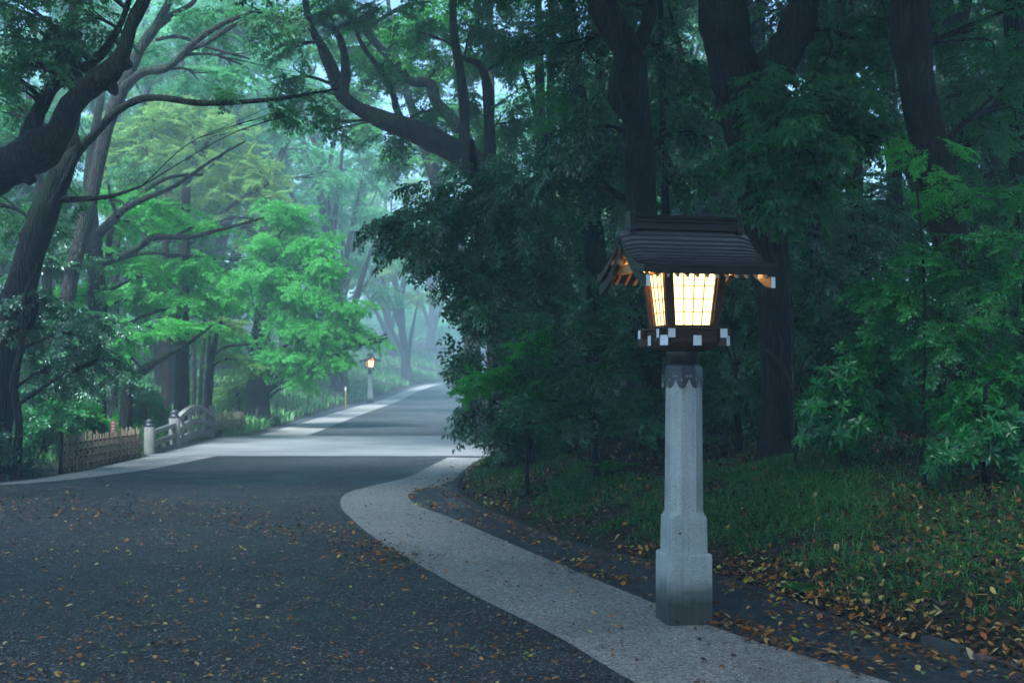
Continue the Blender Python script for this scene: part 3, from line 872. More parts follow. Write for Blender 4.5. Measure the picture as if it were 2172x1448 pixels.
def spray_template(rs, leaf=0.15, ratio=0.30, nside=9, per=7, flat=0.35, droop=0.15, twig=True):
    """a leafy twig of unit length along +X, lying about flat in XY"""
    ks, var = [], []
    def twig_line(a, b, w=0.008):
        d = unit(b - a); s = unit(np.cross(d, [0, 0, 1.0])) 
        ks.append(np.array([a, (a + b) / 2 + s * w, b, (a + b) / 2 - s * w])); var.append(-1)
    def leaves_along(a, b, n, sc):
        d = unit(b - a); s = unit(np.cross([0, 0, 1.0], d))
        for i in range(n):
            t = (i + 0.7) / n
            p = a + (b - a) * t
            sg = 1 if i % 2 else -1
            ld = unit(d * rs.uniform(0.3, 0.9) + s * sg * rs.uniform(0.6, 1.1) + np.array([0, 0, rs.uniform(-flat, flat) - droop]))
            nn = unit(np.cross(ld, np.cross(np.array([rs.normal(0, flat), rs.normal(0, flat), 1.0]), ld)))
            sd = unit(np.cross(nn, ld))
            l = leaf * sc * rs.uniform(0.7, 1.2)
            ks.append(kite(p, ld, sd, nn, l, l * ratio, l * 0.15)); var.append(rs.uniform(0, 1))
        ld = unit(d + np.array([0, 0, -droop])); nn = unit(np.cross(ld, np.cross([0, 0, 1.0], ld)))
        ks.append(kite(b, ld, unit(np.cross(nn, ld)), nn, leaf * sc, leaf * sc * ratio, 0.02)); var.append(rs.uniform(0, 1))
    pts = [np.array([0.0, 0, 0])]
    yaw = 0; 
    for i in range(4):
        yaw += rs.normal(0, 0.15)
        pts.append(pts[-1] + np.array([0.25 * math.cos(yaw), 0.25 * math.sin(yaw), -droop * 0.06 * (i + 1) + rs.normal(0, 0.01)]))
    for i in range(4):
        if twig: twig_line(pts[i], pts[i + 1])
        leaves_along(pts[i], pts[i + 1], 4, 1.0)
    for i in range(nside):
        t = (i + 0.5) / nside * 3.6
        k = int(t); p = pts[k] + (pts[k + 1] - pts[k]) * (t - k)
        sg = 1 if i % 2 else -1
        a = sg * rs.uniform(0.6, 1.1)
        L = (0.50 - 0.07 * t) * rs.uniform(0.7, 1.15)
        q = p + np.array([math.cos(a) * L, math.sin(a) * L, rs.normal(0, 0.05) - droop * 0.2])
        if twig: twig_line(p, q, 0.005)
        leaves_along(p, q, per, 0.9)
    return np.array(ks), np.array(var)

def rosette_template(rs, leaf=0.62, ratio=0.13, n=12):
    """a whorl of long glossy leaves round a shoot along +X"""
    ks, var = [], []
    for i in range(n):
        a = i * 2.4 + rs.uniform(-0.3, 0.3)
        tilt = rs.uniform(0.1, 0.9) * (1 if i < 8 else 0.3)
        ld = unit([tilt * 0.9 + 0.1, math.cos(a), math.sin(a)])
        ld = unit(ld + np.array([0, 0, -0.12]))
        nn = unit(np.array([1.0, 0, 0]) - ld * ld[0])
        l = leaf * rs.uniform(0.7, 1.15)
        b0 = np.array([-0.25 + 0.03 * i, 0, 0])
        p1 = b0 + ld * l * 0.5
        ld2 = unit(ld - nn * 0.45)
        s = unit(np.cross(nn, ld))
        w = l * ratio
        v = rs.uniform(0, 1)
        ks.append(np.array([b0, p1 + s * w + nn * 0.1 * w, p1 + ld2 * l * 0.12, p1 - s * w + nn * 0.1 * w])); var.append(v)
        ks.append(np.array([p1 + ld2 * l * 0.10, p1 - s * w + nn * 0.1 * w, p1 + ld2 * l * 0.55, p1 + s * w + nn * 0.1 * w])); var.append(v)
    ks.append(np.array([[-1.1, 0.02, 0], [-0.2, 0.012, 0.012], [0.05, 0, 0], [-0.2, -0.012, -0.012]])); var.append(-1)
    return np.array(ks), np.array(var)

rt = np.random.default_rng(11)
TPL = {
    'broad': [spray_template(rt, 0.15, 0.27, 9, 6, 0.35, 0.25) for _ in range(5)],
    'fine': [spray_template(rt, 0.11, 0.27, 11, 8, 0.35, 0.2) for _ in range(5)],
    'layer': [spray_template(rt, 0.12, 0.36, 10, 7, 0.55, 0.25) for _ in range(5)],
    'rosette': [rosette_template(rt) for _ in range(5)],
    'pair': [spray_template(rt, 0.24, 0.26, 6, 4, 0.4, 0.3) for _ in range(4)],
}

def stamp(tpl, pos, dirs, size, roll, rs, vshift=0.0):
    """tpl list; pos (n,3); dirs (n,3) twig directions; size (n,) -> verts, var"""
    n = len(pos)
    d = dirs / (np.linalg.norm(dirs, axis=1, keepdims=True) + 1e-9)
    up = np.array([0, 0, 1.0]) + rs.normal(0, roll, (n, 3))
    s = np.cross(up, d); s /= (np.linalg.norm(s, axis=1, keepdims=True) + 1e-9)
    u = np.cross(d, s)
    Rm = np.stack([d, s, u], 2)
    which = rs.integers(0, len(tpl), n)
    V, A = [], []
    for k, (T, tv) in enumerate(tpl):
        sel = np.where(which == k)[0]
        if not len(sel): continue
        v = np.einsum('nij,mkj->nmki', Rm[sel], T) * size[sel][:, None, None, None] + pos[sel][:, None, None, :]
        sv = rs.normal(0, 0.16, len(sel))
        a = np.where(tv[None, :] < 0, 0.0, np.clip(0.12 + 0.7 * tv[None, :] + sv[:, None] + vshift, 0.05, 1.0))
        V.append(v.reshape(-1, 3)); A.append(np.repeat(a.ravel(), 4))
    return np.concatenate(V), np.concatenate(A)

DENSITY = 4.0
def crown_arrays(lobes, kind, size, dens, rs, droop=0.35, roll=0.25, shell=0.5, hub=None):
    """lobes: list of (center(3), radii(3)); twigs grow outward through each lobe's volume"""
    Vs, As = [], []
    for c, r in lobes:
        c = np.asarray(c, float); r = np.asarray(r, float)
        n = max(4, int(DENSITY * dens * (r[0] * r[1] * r[2]) ** (2 / 3) / size ** 2))
        dv = rs.normal(size=(n, 3)); dv /= np.linalg.norm(dv, axis=1, keepdims=True)
        # ragged lobe: radius modulated so the outline is uneven
        ph = rs.uniform(0, 6.28, 6)
        mod = 1 + 0.16 * np.sin(3 * np.arctan2(dv[:, 1], dv[:, 0]) + ph[0]) + 0.16 * np.sin(4 * dv[:, 2] + ph[1]) + 0.10 * np.sin(7 * dv[:, 0] + ph[2])
        rad = rs.uniform(0, 1, n) ** shell
        pos = c + dv * r * (rad * mod)[:, None]
        out = dv * r / max(r)
        if hub is not None:
            out = out + 0.5 * unit(c - np.asarray(hub))
        dirs = out * np.array([1, 1, 0.45]) + np.stack([rs.normal(0, 0.35, n), rs.normal(0, 0.35, n), rs.normal(0, 0.15, n) - droop], 1)
        sz = size * rs.uniform(0.7, 1.3, n)
        dn = dirs / np.linalg.norm(dirs, axis=1, keepdims=True)
        V, A = stamp(TPL[kind], pos - dn * (0.5 * sz)[:, None], dirs, sz, roll, rs, vshift=rs.normal(0, 0.05))
        Vs.append(V); As.append(A)
    return np.concatenate(Vs), np.concatenate(As)

def kite_tris(nv):
    k = np.arange(0, nv, 4)
    return np.concatenate([np.stack([k, k + 1, k + 2], 1), np.stack([k, k + 2, k + 3], 1)])

def tree(name, label, cat, Y, stems, lobes, leaf, kind='broad', size=0.5, dens=7, group=None, bark='bark', seed=1, droop=0.35, roll=0.25, shell=0.5, limb_w=None, twigs=True, high=()):
    """stems: list of [(px, py, dY, width_px), ...] seen from the road, first one starts at the ground;
       lobes: (px, py, dY, rx_px, ry_px[, depth_m])"""
    rs = np.random.default_rng(seed); random.seed(seed)
    b = stems[0][0]
    bx, by = (b[0] - 1086) / F * (Y + b[2]), Y + b[2]
    bz = zg(bx, by)
    root = empty(name, (bx, by, bz))
    tag(root, label, cat, group)
    org = np.array([bx, by, bz])
    tr = MB()
    allp = []
    for si, st in enumerate(stems):
        pts = []
        for i, (px, py, dy, w) in enumerate(st):
            p = P(px, py, Y + dy)
            if si == 0 and i == 0:
                p = Vector((bx, by, bz - 0.25))
            pts.append((*(np.array(p) - org), w / 2 / F * (Y + dy)))
        c = catmull(pts, 5)
        rad = np.maximum(c[:, 3], 0.006)
        L = np.linspace(0, 1, len(c))
        rad = rad * (1 + 0.06 * np.sin(L * 23 + seed) + 0.04 * np.sin(L * 51))
        if si == 0:      # root flare
            hgt = c[:, 2] - c[0, 2]
            rad = rad * (1 + 0.75 * np.exp(-hgt / 0.28))
        nz = 12 if rad.max() > 0.1 else 8
        tr.tube(c[:, :3], rad, nz, wob=0.05)
        allp.append(c)
    ap = np.concatenate(allp)
    lw = []
    for lo in lobes:
        px, py, dy, rx, ry = lo[:5]
        rx_m, rz_m = rx / F * (Y + dy), ry / F * (Y + dy)
        ry_m = lo[5] if len(lo) > 5 else rx_m
        lw.append((np.array(P(px, py, Y + dy)) - org, np.array([rx_m, ry_m, rz_m])))
    for c, r in lw:            # a limb reaching into every clump of leaves
        if not len(ap): break
        cand = ap[ap[:, 2] < c[2] + 0.3 * r[2]]
        if not len(cand): cand = ap
        dd = np.linalg.norm(cand[:, :3] - c, axis=1) + 0.4 * np.abs(cand[:, 2] - (c[2] - 0.6 * np.linalg.norm((cand[:, :3] - c)[:, :2], axis=1)))
        j = cand[np.argmin(dd)]
        w0 = min(j[3] * 0.6, 0.02 + 0.018 * np.linalg.norm(j[:3] - c))
        if limb_w: w0 = min(w0, limb_w)
        mid = (j[:3] * 0.55 + c * 0.45) + np.array([rs.normal(0, 0.12), rs.normal(0, 0.12), 0.15]) * np.linalg.norm(j[:3] - c) * 0.6
        lc = catmull([(*j[:3], w0), (*mid, w0 * 0.65), (*c, w0 * 0.35)], 5)
        tr.tube(lc[:, :3], np.maximum(lc[:, 3], 0.005), 6, wob=0.05)
        for q in range(4 if twigs else 0):
            e = c + rs.normal(0, 0.55, 3) * r
            m2 = (c + e) / 2 + np.array([0, 0, 0.1]) * r
            k2 = catmull([(*lc[len(lc) // 2 + q % 3, :3], w0 * 0.4), (*m2, w0 * 0.25), (*e, 0.004)], 4)
            tr.tube(k2[:, :3], np.maximum(k2[:, 3], 0.004), 5)
    tr.build('trunk', M[bark], root)
    if lw:
        V, A = crown_arrays(lw, kind, size, dens, rs, droop, roll, shell, hub=np.array([0, 0, lw[0][0][2]]))
        if len(high):      # unseen upper crown, added above the picture to shade the road
            hl = [(np.array([x_, y_, z_]) - org, np.array([r_ * 1.2, r_ * 1.2, r_ * 0.6])) for x_, y_, z_, r_ in high]
            V2, A2 = crown_arrays(hl, 'broad', 1.3, 6.0, rs, 0.3, 0.3, 0.6)
            V, A = np.concatenate([V, V2]), np.concatenate([A, A2])
        tri_mesh('crown', V, kite_tris(len(V)), M[leaf], root, A)
    return root

def shade_canopy(xs, ys, z0, z1, r, seed):  # unseen leaf clumps added high overhead to shade the ground
    q = random.Random(seed)
    return [(x + q.uniform(-.7, .7), y + q.uniform(-.7, .7), q.uniform(z0, z1), r * q.uniform(0.85, 1.15)) for x in xs for y in ys]

# ------------------------------------------------------------------ trees right of the road
tree('evergreen_tree', 'dark drooping evergreen at the inside of the bend, hanging over the bridge paving', 'tree', 18.5,
     [[(1100, 930, 0, 60), (1092, 800, 0, 48), (1070, 650, 0, 42), (1040, 500, 0, 34), (1010, 380, 0, 22), (1000, 300, 0.3, 12)],
      [(1065, 620, 0, 26), (1010, 560, -0.5, 18), (930, 520, -0.8, 12), (850, 490, -1, 7), (800, 478, -1, 4)],
      [(1080, 720, 0, 24), (1050, 690, -0.6, 16), (1010, 690, -1, 10), (970, 700, -1.2, 5)]],
     [(835, 480, -0.8, 60, 38, 0.7), (880, 520, -0.9, 80, 55, 0.9), (920, 450, -0.4, 90, 55, 0.9), (960, 560, -0.8, 85, 70, 0.9), (1010, 460, 0, 100, 75, 1.1),
      (1060, 570, -0.5, 95, 80, 1.0), (1000, 650, -0.8, 70, 60, 0.8), (1080, 690, -0.6, 95, 80, 0.9), (1040, 380, 0.3, 100, 60, 1.2), (1120, 460, 0.2, 100, 80, 1.2),
      (985, 770, -0.9, 42, 34, 0.5), (1060, 800, -0.8, 80, 60, 0.8), (1005, 880, -1.0, 40, 40, 0.5), (1070, 900, -0.7, 60, 55, 0.7), (1140, 830, -0.4, 70, 80, 0.9), (1150, 600, 0, 90, 90, 1.1), (1150, 720, 0, 80, 80, 1)],
     'evergreen', 'broad', 0.50, 6.5, group='evergreen trees of the right-hand wood', seed=21, droop=0.55)

tree('arching_tree', 'dark tree whose thick limb sweeps up and left over the road', 'tree', 26,
     [[(1130, 900, 0, 85), (1105, 650, 0, 74), (1060, 430, 0, 66), (1000, 345, 0, 60), (935, 305, -0.3, 56), (870, 275, -0.6, 46), (785, 243, -1, 34), (728, 205, -1.2, 30), (705, 150, -1.3, 28), (680, 95, -1.4, 20), (655, 45, -1.5, 17), (640, -60, -1.6, 10)],
      [(728, 205, -1.2, 26), (733, 140, -1.0, 20), (722, 85, -0.8, 15), (700, 55, -0.6, 12), (672, 48, -0.5, 8)],
      [(1000, 345, 0, 34), (986, 310, 0, 26), (985, 240, 0, 22), (976, 150, 0, 20), (962, 60, 0, 18), (962, -60, 0, 14)],
      [(1040, 400, 0.5, 34), (1038, 300, 0.5, 26), (1034, 190, 0.5, 22), (1018, 140, 0.5, 16), (985, 125, 0.5, 10)],
      [(905, 292, -0.4, 14), (850, 250, 0.6, 16), (830, 190, 1.2, 15), (800, 140, 1.4, 12), (765, 90, 1.5, 10), (745, 30, 1.5, 7)]],
     [(560, 40, -3, 70, 45), (620, 90, -2.5, 60, 60), (610, 170, -2.2, 45, 45), (655, 200, -1.8, 50, 45), (700, 30, -1, 80, 45), (700, 260, -1.5, 45, 28), (780, 40, 0, 80, 50), (800, 150, 0.5, 50, 35),
      (900, 70, 1, 60, 45), (840, 290, 0, 55, 25), (905, 230, 0.5, 55, 40), (1000, 60, 1, 60, 60), (1080, 120, 1, 70, 80), (1090, 260, 1, 70, 80), (1000, 230, 0.5, 40, 50), (650, -70, -1, 130, 60), (850, -80, 0, 140, 60), (1050, -60, 0, 120, 80), (620, -260, -2, 200, 110, 2.2), (900, -260, -2, 220, 110, 2.4), (1150, -260, -2, 200, 110, 2.4), (760, -420, -3, 260, 110, 2.6), (1050, -420, -4, 260, 110, 2.6), (420, -330, -3, 190, 110, 2.2)],
     'oak', 'broad', 0.62, 4.2, group='evergreen trees of the right-hand wood', seed=22, droop=0.5, high=shade_canopy((-5, -2, 1, 4), (23, 26.5), 14.5, 18, 2.1, 2))

tree('crooked_tree', 'slim crooked tree with an elbow-bent stem, behind the sweeping limb', 'tree', 33,
     [[(1085, 850, 0, 34), (1065, 500, 0, 30), (1000, 320, 0, 28), (960, 255, 0, 26), (925, 215, 0, 24), (912, 178, 0, 22), (870, 172, 0, 20), (845, 140, 0, 18), (800, 95, 0, 16), (765, 55, 0, 14), (730, 20, 0, 12), (690, -60, 0, 8)],
      [(755, 70, 0, 8), (800, 45, -0.3, 9), (860, 12, -0.3, 9), (905, 2, -0.3, 8), (940, -40, -0.3, 8)]],
     [(770, 110, 0.6, 70, 50), (860, 90, 0.6, 70, 50), (940, 130, 0.5, 60, 60), (720, -20, 0, 80, 50), (960, 330, 0, 60, 40), (900, 20, 0.5, 90, 50), (1010, 270, 0.3, 55, 60)],
     'fresh', 'layer', 0.8, 4.0, seed=23, droop=0.25)

tree('conifer_tree', 'straight reddish conifer trunk rising beside the sweeping limbs', 'tree', 37,
     [[(1046, 850, 0, 26), (1043, 500, 0, 20), (1040, 200, 0, 17), (1038, -80, 0, 14)]],
     [(1080, -10, 0, 90, 50), (1000, -60, 0, 80, 60), (1060, -150, 0, 120, 80)], 'oak', 'broad', 0.8, 5, bark='bark_red', seed=24)

tree('evergreen_tree', 'thick dark trunk rising right behind the left end of the lantern roof', 'tree', 15.5,
     [[(1368, 930, 0, 80), (1365, 700, 0, 70), (1360, 450, 0, 64), (1356, 300, 0, 62), (1345, 200, 0, 60), (1330, 110, 0, 66), (1290, 40, 0, 60), (1255, -40, 0, 50)],
      [(1352, 260, 0, 30), (1310, 225, -0.2, 28), (1300, 180, -0.2, 24), (1318, 110, -0.2, 18), (1340, 60, -0.2, 14)],
      [(1338, 130, 0, 36), (1370, 60, 0.2, 30), (1400, -60, 0.4, 22)]],
     [(1200, 120, 0.8, 110, 90), (1240, 260, 0.5, 100, 80), (1330, 330, 0.7, 100, 60), (1410, 130, 0.8, 100, 90), (1450, 280, 0.6, 90, 80), (1180, 360, 1, 110, 80), (1300, 20, 1, 120, 60),
      (1250, -130, 0, 200, 90), (1450, -120, 0, 160, 90), (1080, -60, 0.5, 130, 70), (1290, 420, 0.8, 80, 60)],
     'evergreen', 'broad', 0.46, 4.6, group='evergreen trees of the right-hand wood', seed=25, droop=0.45, high=shade_canopy((0, 3, 6), (15, 18.5, 22), 13, 17, 2.1, 3))

tree('evergreen_tree', 'massive dark forked trunk over the right end of the lantern roof', 'tree', 13,
     [[(1650, 940, 0, 70), (1648, 750, 0, 70), (1632, 560, 0, 82), (1605, 380, 0, 98), (1580, 220, 0, 112), (1545, 100, 0, 108), (1532, 0, 0, 100), (1530, -90, 0, 90)],
      [(1590, 240, 0, 90), (1640, 150, -0.1, 84), (1685, 70, -0.1, 78), (1705, 0, -0.1, 70), (1712, -90, -0.1, 60)]],
     [(1630, 200, -0.8, 90, 70, 0.5), (1690, 290, -0.9, 110, 80, 0.6), (1610, 330, -0.9, 90, 70, 0.5), (1760, 200, -0.5, 110, 90, 0.6), (1740, 360, -0.8, 110, 80, 0.6), (1800, 90, 0.3, 90, 80), (1530, -180, 0, 220, 100), (1720, -190, 0, 200, 100), (1200, -420, 1, 320, 150, 2), (1600, -450, 1, 320, 150, 2), (1980, -450, 1, 320, 150, 2), (900, -560, 1, 320, 150, 2), (1350, -700, 0, 360, 170, 2.2), (1800, -760, 0, 360, 170, 2.2), (1640, 430, -0.6, 80, 60, 0.5), (1830, 270, 0, 80, 70)],
     'oak', 'pair', 0.36, 5.6, group='evergreen trees of the right-hand wood', seed=26, droop=0.4, high=shade_canopy((-3, -0.5, 2.5, 5.5), (4.5, 7.2, 10, 13), 11.5, 15.5, 2.1, 4))

tree('evergreen_tree', 'smooth dark leaning trunk at the right, bowing outward halfway up', 'tree', 12.2,
     [[(2085, 975, 0, 110), (2068, 780, 0, 84), (2040, 620, 0, 82), (2010, 480, 0, 80), (1984, 360, 0, 78), (1955, 230, 0, 78), (1935, 110, 0, 80), (1930, 0, 0, 82), (1938, -90, 0, 76)]],
     [(1900, -190, 0, 220, 100), (2100, -150, 0.4, 180, 110), (2080, 60, 1.0, 110, 100), (2130, 220, 0.8, 90, 100), (2060, 300, 1.2, 80, 80), (1880, 40, 1.0, 60, 80)],
     'oak', 'fine', 0.44, 4.6, group='evergreen trees of the right-hand wood', seed=27, droop=0.45, high=shade_canopy((8, 11), (9, 12.5, 16), 11, 16, 2.2, 5))

SL = [
    ('short dark trunk half hidden in leaves left of the lantern roof', 19, [(1272, 930, 0, 60), (1270, 700, 0, 48), (1262, 520, 0, 42), (1240, 300, 0, 36), (1215, 100, 0, 30), (1200, -60, 0, 24)], [(1180, 200, 0.5, 100, 80), (1200, 480, 0.4, 100, 70), (1260, 560, 0.3, 80, 60), (1230, 40, 0, 110, 80), (1170, -120, 0, 160, 90)], 'bark', 31),
    ('thin dark stem standing between the thick trunk and the forked trunk', 17.5, [(1424, 930, 0, 26), (1418, 600, 0, 20), (1408, 350, 0, 17), (1404, 150, 0, 14), (1400, -60, 0, 10)], [(1470, 370, 0.4, 90, 60), (1420, 230, 0.5, 70, 60), (1490, 180, 0.5, 80, 70), (1400, -120, 0, 140, 90)], 'bark', 32),
    ('dim grey trunk in the gap left of the bowed trunk', 18.5, [(1822, 930, 0, 50), (1818, 600, 0, 40), (1812, 380, 0, 36), (1800, 150, 0, 32), (1795, -60, 0, 28)], [(1780, 500, -0.5, 110, 80), (1870, 420, 0, 90, 80), (1750, 120, 0.3, 90, 80), (1860, 180, 0.5, 90, 90), (1800, -120, 0, 170, 90), (1860, 560, -0.4, 90, 80)], 'bark', 33),
    ('slender trunk just left of the bowed trunk, deep in shade', 21, [(1905, 920, 0, 42), (1902, 600, 0, 36), (1896, 350, 0, 32), (1880, 120, 0, 28), (1870, -60, 0, 24)], [(1930, 480, 0, 90, 80), (1990, 160, 0.5, 100, 90), (2050, 420, 0, 90, 80), (1950, -100, 0, 180, 90)], 'bark', 34),
    ('pale pair of narrow stems beyond the dark drooping evergreen', 29, [(1150, 880, 0, 26), (1150, 500, 0, 22), (1146, 220, 0, 20), (1140, -60, 0, 14)], [(1130, 100, 0, 90, 70), (1180, 320, 0, 80, 60), (1120, 420, 0, 70, 50), (1150, -90, 0, 130, 70)], 'bark_pale', 35),
    ('dark trunk at the right edge behind the glossy shrubs', 15.5, [(2195, 950, 0, 60), (2185, 600, 0, 50), (2160, 300, 0, 44), (2150, 0, 0, 40), (2150, -90, 0, 36)], [(2110, 420, 0, 100, 90), (2150, 560, -0.4, 90, 80), (2100, 660, -0.3, 90, 70), (2160, 150, 0, 100, 100), (2180, -120, 0, 180, 100)], 'bark', 36),
    ('knotty dim trunk in the gap between lantern roof and glossy shrub', 16.5, [(1738, 920, 0, 48), (1735, 700, 0, 40), (1722, 500, 0, 36), (1730, 300, 0, 32), (1740, 100, 0, 26)], [(1700, 520, -0.3, 90, 70), (1770, 620, -0.3, 90, 70), (1690, 650, -0.2, 70, 60), (1740, 420, 0, 80, 60)], 'bark', 37),
]
for lab, Y, st, lo, bk, sd in SL:
    tree('evergreen_tree', lab, 'tree', Y, [st] if sd != 35 else [st, [(1168, 860, 0.3, 22), (1168, 500, 0.3, 19), (1168, 220, 0.3, 17), (1175, -60, 0.3, 12)]], lo, ('evergreen', 'oak', 'shrub')[sd % 3], ('broad', 'fine', 'pair')[sd % 3 if sd != 35 else 0], 0.46, 4.2, group='evergreen trees of the right-hand wood', bark=bk, seed=sd, droop=0.4)

# ------------------------------------------------------------------ bushes and saplings right of the road
SH = [
    ('glossy_shrub', 'long-leaved glossy shrub right of the lantern post, leaning over the grass', 'shrub', 11.8, [(1800, 965), (1760, 760)], [(1740, 900, 0, 60, 40, 0.3), (1790, 800, 0, 70, 60, 0.4), (1850, 740, 0.2, 80, 50, 0.4), (1830, 880, -0.1, 80, 60, 0.4), (1720, 850, -0.1, 40, 40, 0.3), (1900, 820, 0.2, 70, 60, 0.4)], 'shrub', 'rosette', 0.17, 11, 41),
    ('glossy_shrub', 'glossy shrub with upright shoots at the right end of the bank', 'shrub', 10.6, [(2090, 1000), (2090, 820)], [(2060, 930, 0, 80, 50, 0.35), (2140, 900, 0, 80, 70, 0.4), (2010, 890, 0.2, 60, 50, 0.3), (2160, 800, 0.2, 70, 60, 0.4), (2070, 830, 0.3, 70, 50, 0.35), (2190, 990, -0.2, 60, 40, 0.3), (1990, 960, 0, 40, 30, 0.3)], 'shrub', 'rosette', 0.16, 11, 42),
    ('leafy_sapling', 'tall leafy sapling crossing the bowed trunk at the right', 'sapling', 11.2, [(2020, 985), (1998, 700), (1985, 500)], [(1960, 540, 0, 80, 60, 0.4), (2020, 620, 0, 90, 70, 0.4), (1930, 640, 0.1, 80, 60, 0.4), (2000, 730, 0, 90, 60, 0.4), (1910, 730, 0.2, 60, 50, 0.3), (2090, 560, 0.1, 70, 60, 0.4), (1870, 620, 0.2, 60, 60, 0.3)], 'shrub', 'fine', 0.34, 7.5, 43),
    ('leafy_sapling', 'fresh green sapling tips in front of the bowed trunk', 'sapling', 11.0, [(1960, 985), (1960, 600), (1940, 360)], [(1905, 310, 0, 45, 32, 0.25), (1940, 350, 0, 40, 30, 0.25), (1990, 385, 0, 50, 36, 0.25), (2030, 310, 0, 35, 22, 0.2), (1975, 440, 0, 50, 34, 0.25), (2050, 430, 0.1, 50, 34, 0.2)], 'maple', 'fine', 0.22, 3.6, 44),
    ('leafy_sapling', 'bright green leafy sapling at the right edge of the wood', 'sapling', 10.8, [(2190, 990), (2175, 700), (2160, 450)], [(2150, 420, 0, 50, 50, 0.3), (2130, 500, 0, 60, 40, 0.3), (2150, 660, 0, 60, 40, 0.3), (2090, 690, 0.1, 50, 36, 0.25), (2160, 580, 0, 50, 40, 0.3)], 'shrub', 'fine', 0.26, 4.5, 45),
    ('evergreen_bush', 'dark small-leaved bush behind the left side of the lantern post', 'bush', 14, [(1270, 955), (1250, 780)], [(1180, 880, 0, 90, 70, 0.6), (1260, 790, 0, 90, 70, 0.6), (1330, 880, 0, 80, 70, 0.6), (1230, 690, 0.2, 90, 60, 0.6), (1130, 790, 0.2, 60, 60, 0.5), (1330, 740, 0.2, 70, 60, 0.5), (1310, 640, 0.3, 70, 50, 0.5)], 'evergreen', 'fine', 0.42, 8, 46),
    ('evergreen_bush', 'dark bush behind the right side of the lantern post', 'bush', 14.5, [(1570, 940), (1560, 780)], [(1560, 620, 0.2, 80, 60, 0.5), (1600, 730, 0.2, 60, 60, 0.5), (1560, 850, 0.2, 50, 60, 0.5), (1680, 760, 0, 60, 50, 0.5), (1470, 640, 0.3, 60, 50, 0.5), (1640, 560, 0.2, 70, 50, 0.5)], 'evergreen', 'fine', 0.40, 5.5, 47),
    ('maple_sapling', 'fresh green maple sprays low on the bend, left of the lantern', 'sapling', 14.6, [(1120, 940), (1110, 820), (1060, 780)], [(1075, 795, -0.3, 55, 22, 0.35), (1020, 805, -0.5, 48, 20, 0.3), (985, 825, -0.6, 30, 16, 0.25), (1130, 735, -0.2, 45, 24, 0.3), (1110, 840, -0.4, 32, 16, 0.25)], 'maple', 'layer', 0.26, 9, 48),
    ('evergreen_bush', 'low dark bush on the crest of the bank at the bend', 'bush', 17, [(1130, 960), (1120, 890)], [(1090, 900, 0, 60, 50, 0.5), (1150, 900, 0, 70, 50, 0.6), (1060, 940, -0.2, 30, 25, 0.3)], 'evergreen', 'fine', 0.40, 8, 49),
    ('evergreen_bush', 'shaded undergrowth bush between the forked trunk and the glossy shrub', 'bush', 14, [(1700, 940), (1700, 850)], [(1690, 880, 0, 60, 60, 0.5), (1780, 700, 0.3, 80, 60, 0.5), (1850, 660, 0.4, 80, 60, 0.5), (1720, 600, 0.4, 70, 60, 0.5)], 'evergreen', 'pair', 0.32, 6, 50),
]
UB = [(1480, 890, 16.5, 'low dark bush seen just right of the lantern post'), (1600, 870, 17, 'dark bush around the foot of the forked trunk'), (1760, 790, 16.5, 'dark bush above the long-leaved glossy shrub'), (1880, 700, 16, 'dark bush left of the bowed trunk foot'), (1950, 860, 14.5, 'dark bush between the two glossy shrubs'),
      (2120, 720, 14.5, 'dark bush right of the bowed trunk foot'), (1420, 700, 18, 'dark bush behind the lantern body'), (1210, 900, 18, 'dark bush on the crest left of the lantern post'), (1560, 740, 19, 'dim bush deep in shade right of the lantern body'), (1660, 500, 18.5, 'dim leafy growth beside the right eave of the lantern roof')]
for i, (bx0, by0, bY, bl) in enumerate(UB):
    r1, r2 = 85, 65
    SH.append(('evergreen_bush', bl, 'bush', bY, [(bx0, 955), (bx0 + 5, min(900, by0 + 40))], [(bx0 + dx, by0 + dy, 0.2 * (k % 2), r1, r2, 0.7) for k, (dx, dy) in enumerate(((-60, 0), (50, -30), (0, 50), (70, 50), (-20, -70)))], ('evergreen', 'oak', 'shrub', 'evergreen')[i % 4], ('fine', 'broad', 'pair')[i % 3], 0.38, 4.8, 161 + i))
for nm, lab, cat, Y, st, lo, lf, kd, sz, dn, sd in SH:
    w = 14 if 'bush' in nm or 'shrub' in nm else 9
    stem = [(p[0], p[1], 0, w * (1 - 0.3 * i)) for i, p in enumerate(st)]
    tree(nm, lab, cat, Y, [stem], lo, lf, kd, sz, dn, seed=sd, droop=0.2 if kd != 'rosette' else -0.5, roll=0.5, limb_w=0.012)

tree('dead_branch', 'bare pale branch leaning up beside the forked trunk, right of the lantern body', 'branch', 12.4,
     [[(1712, 935, 0, 12), (1690, 850, 0, 10), (1668, 790, 0, 9), (1645, 755, 0, 8), (1618, 738, 0, 4)], [(1655, 768, 0, 5), (1660, 735, 0.1, 4), (1650, 700, 0.1, 2)]], [], 'evergreen', bark='bark_pale', seed=171)
tree('bare_stem', 'thin bare stem rising in front of the dark wood right of the lantern roof', 'stem', 12.0,
     [[(1690, 960, 0, 7), (1683, 800, 0, 6), (1678, 640, 0, 5), (1660, 520, 0, 4), (1640, 400, 0, 2)], [(1680, 690, 0, 4), (1720, 600, 0.1, 3), (1735, 520, 0.1, 2)], [(1670, 590, 0, 3), (1640, 540, -0.1, 3), (1628, 470, -0.1, 2)]], [], 'evergreen', bark='bark_pale', seed=172)
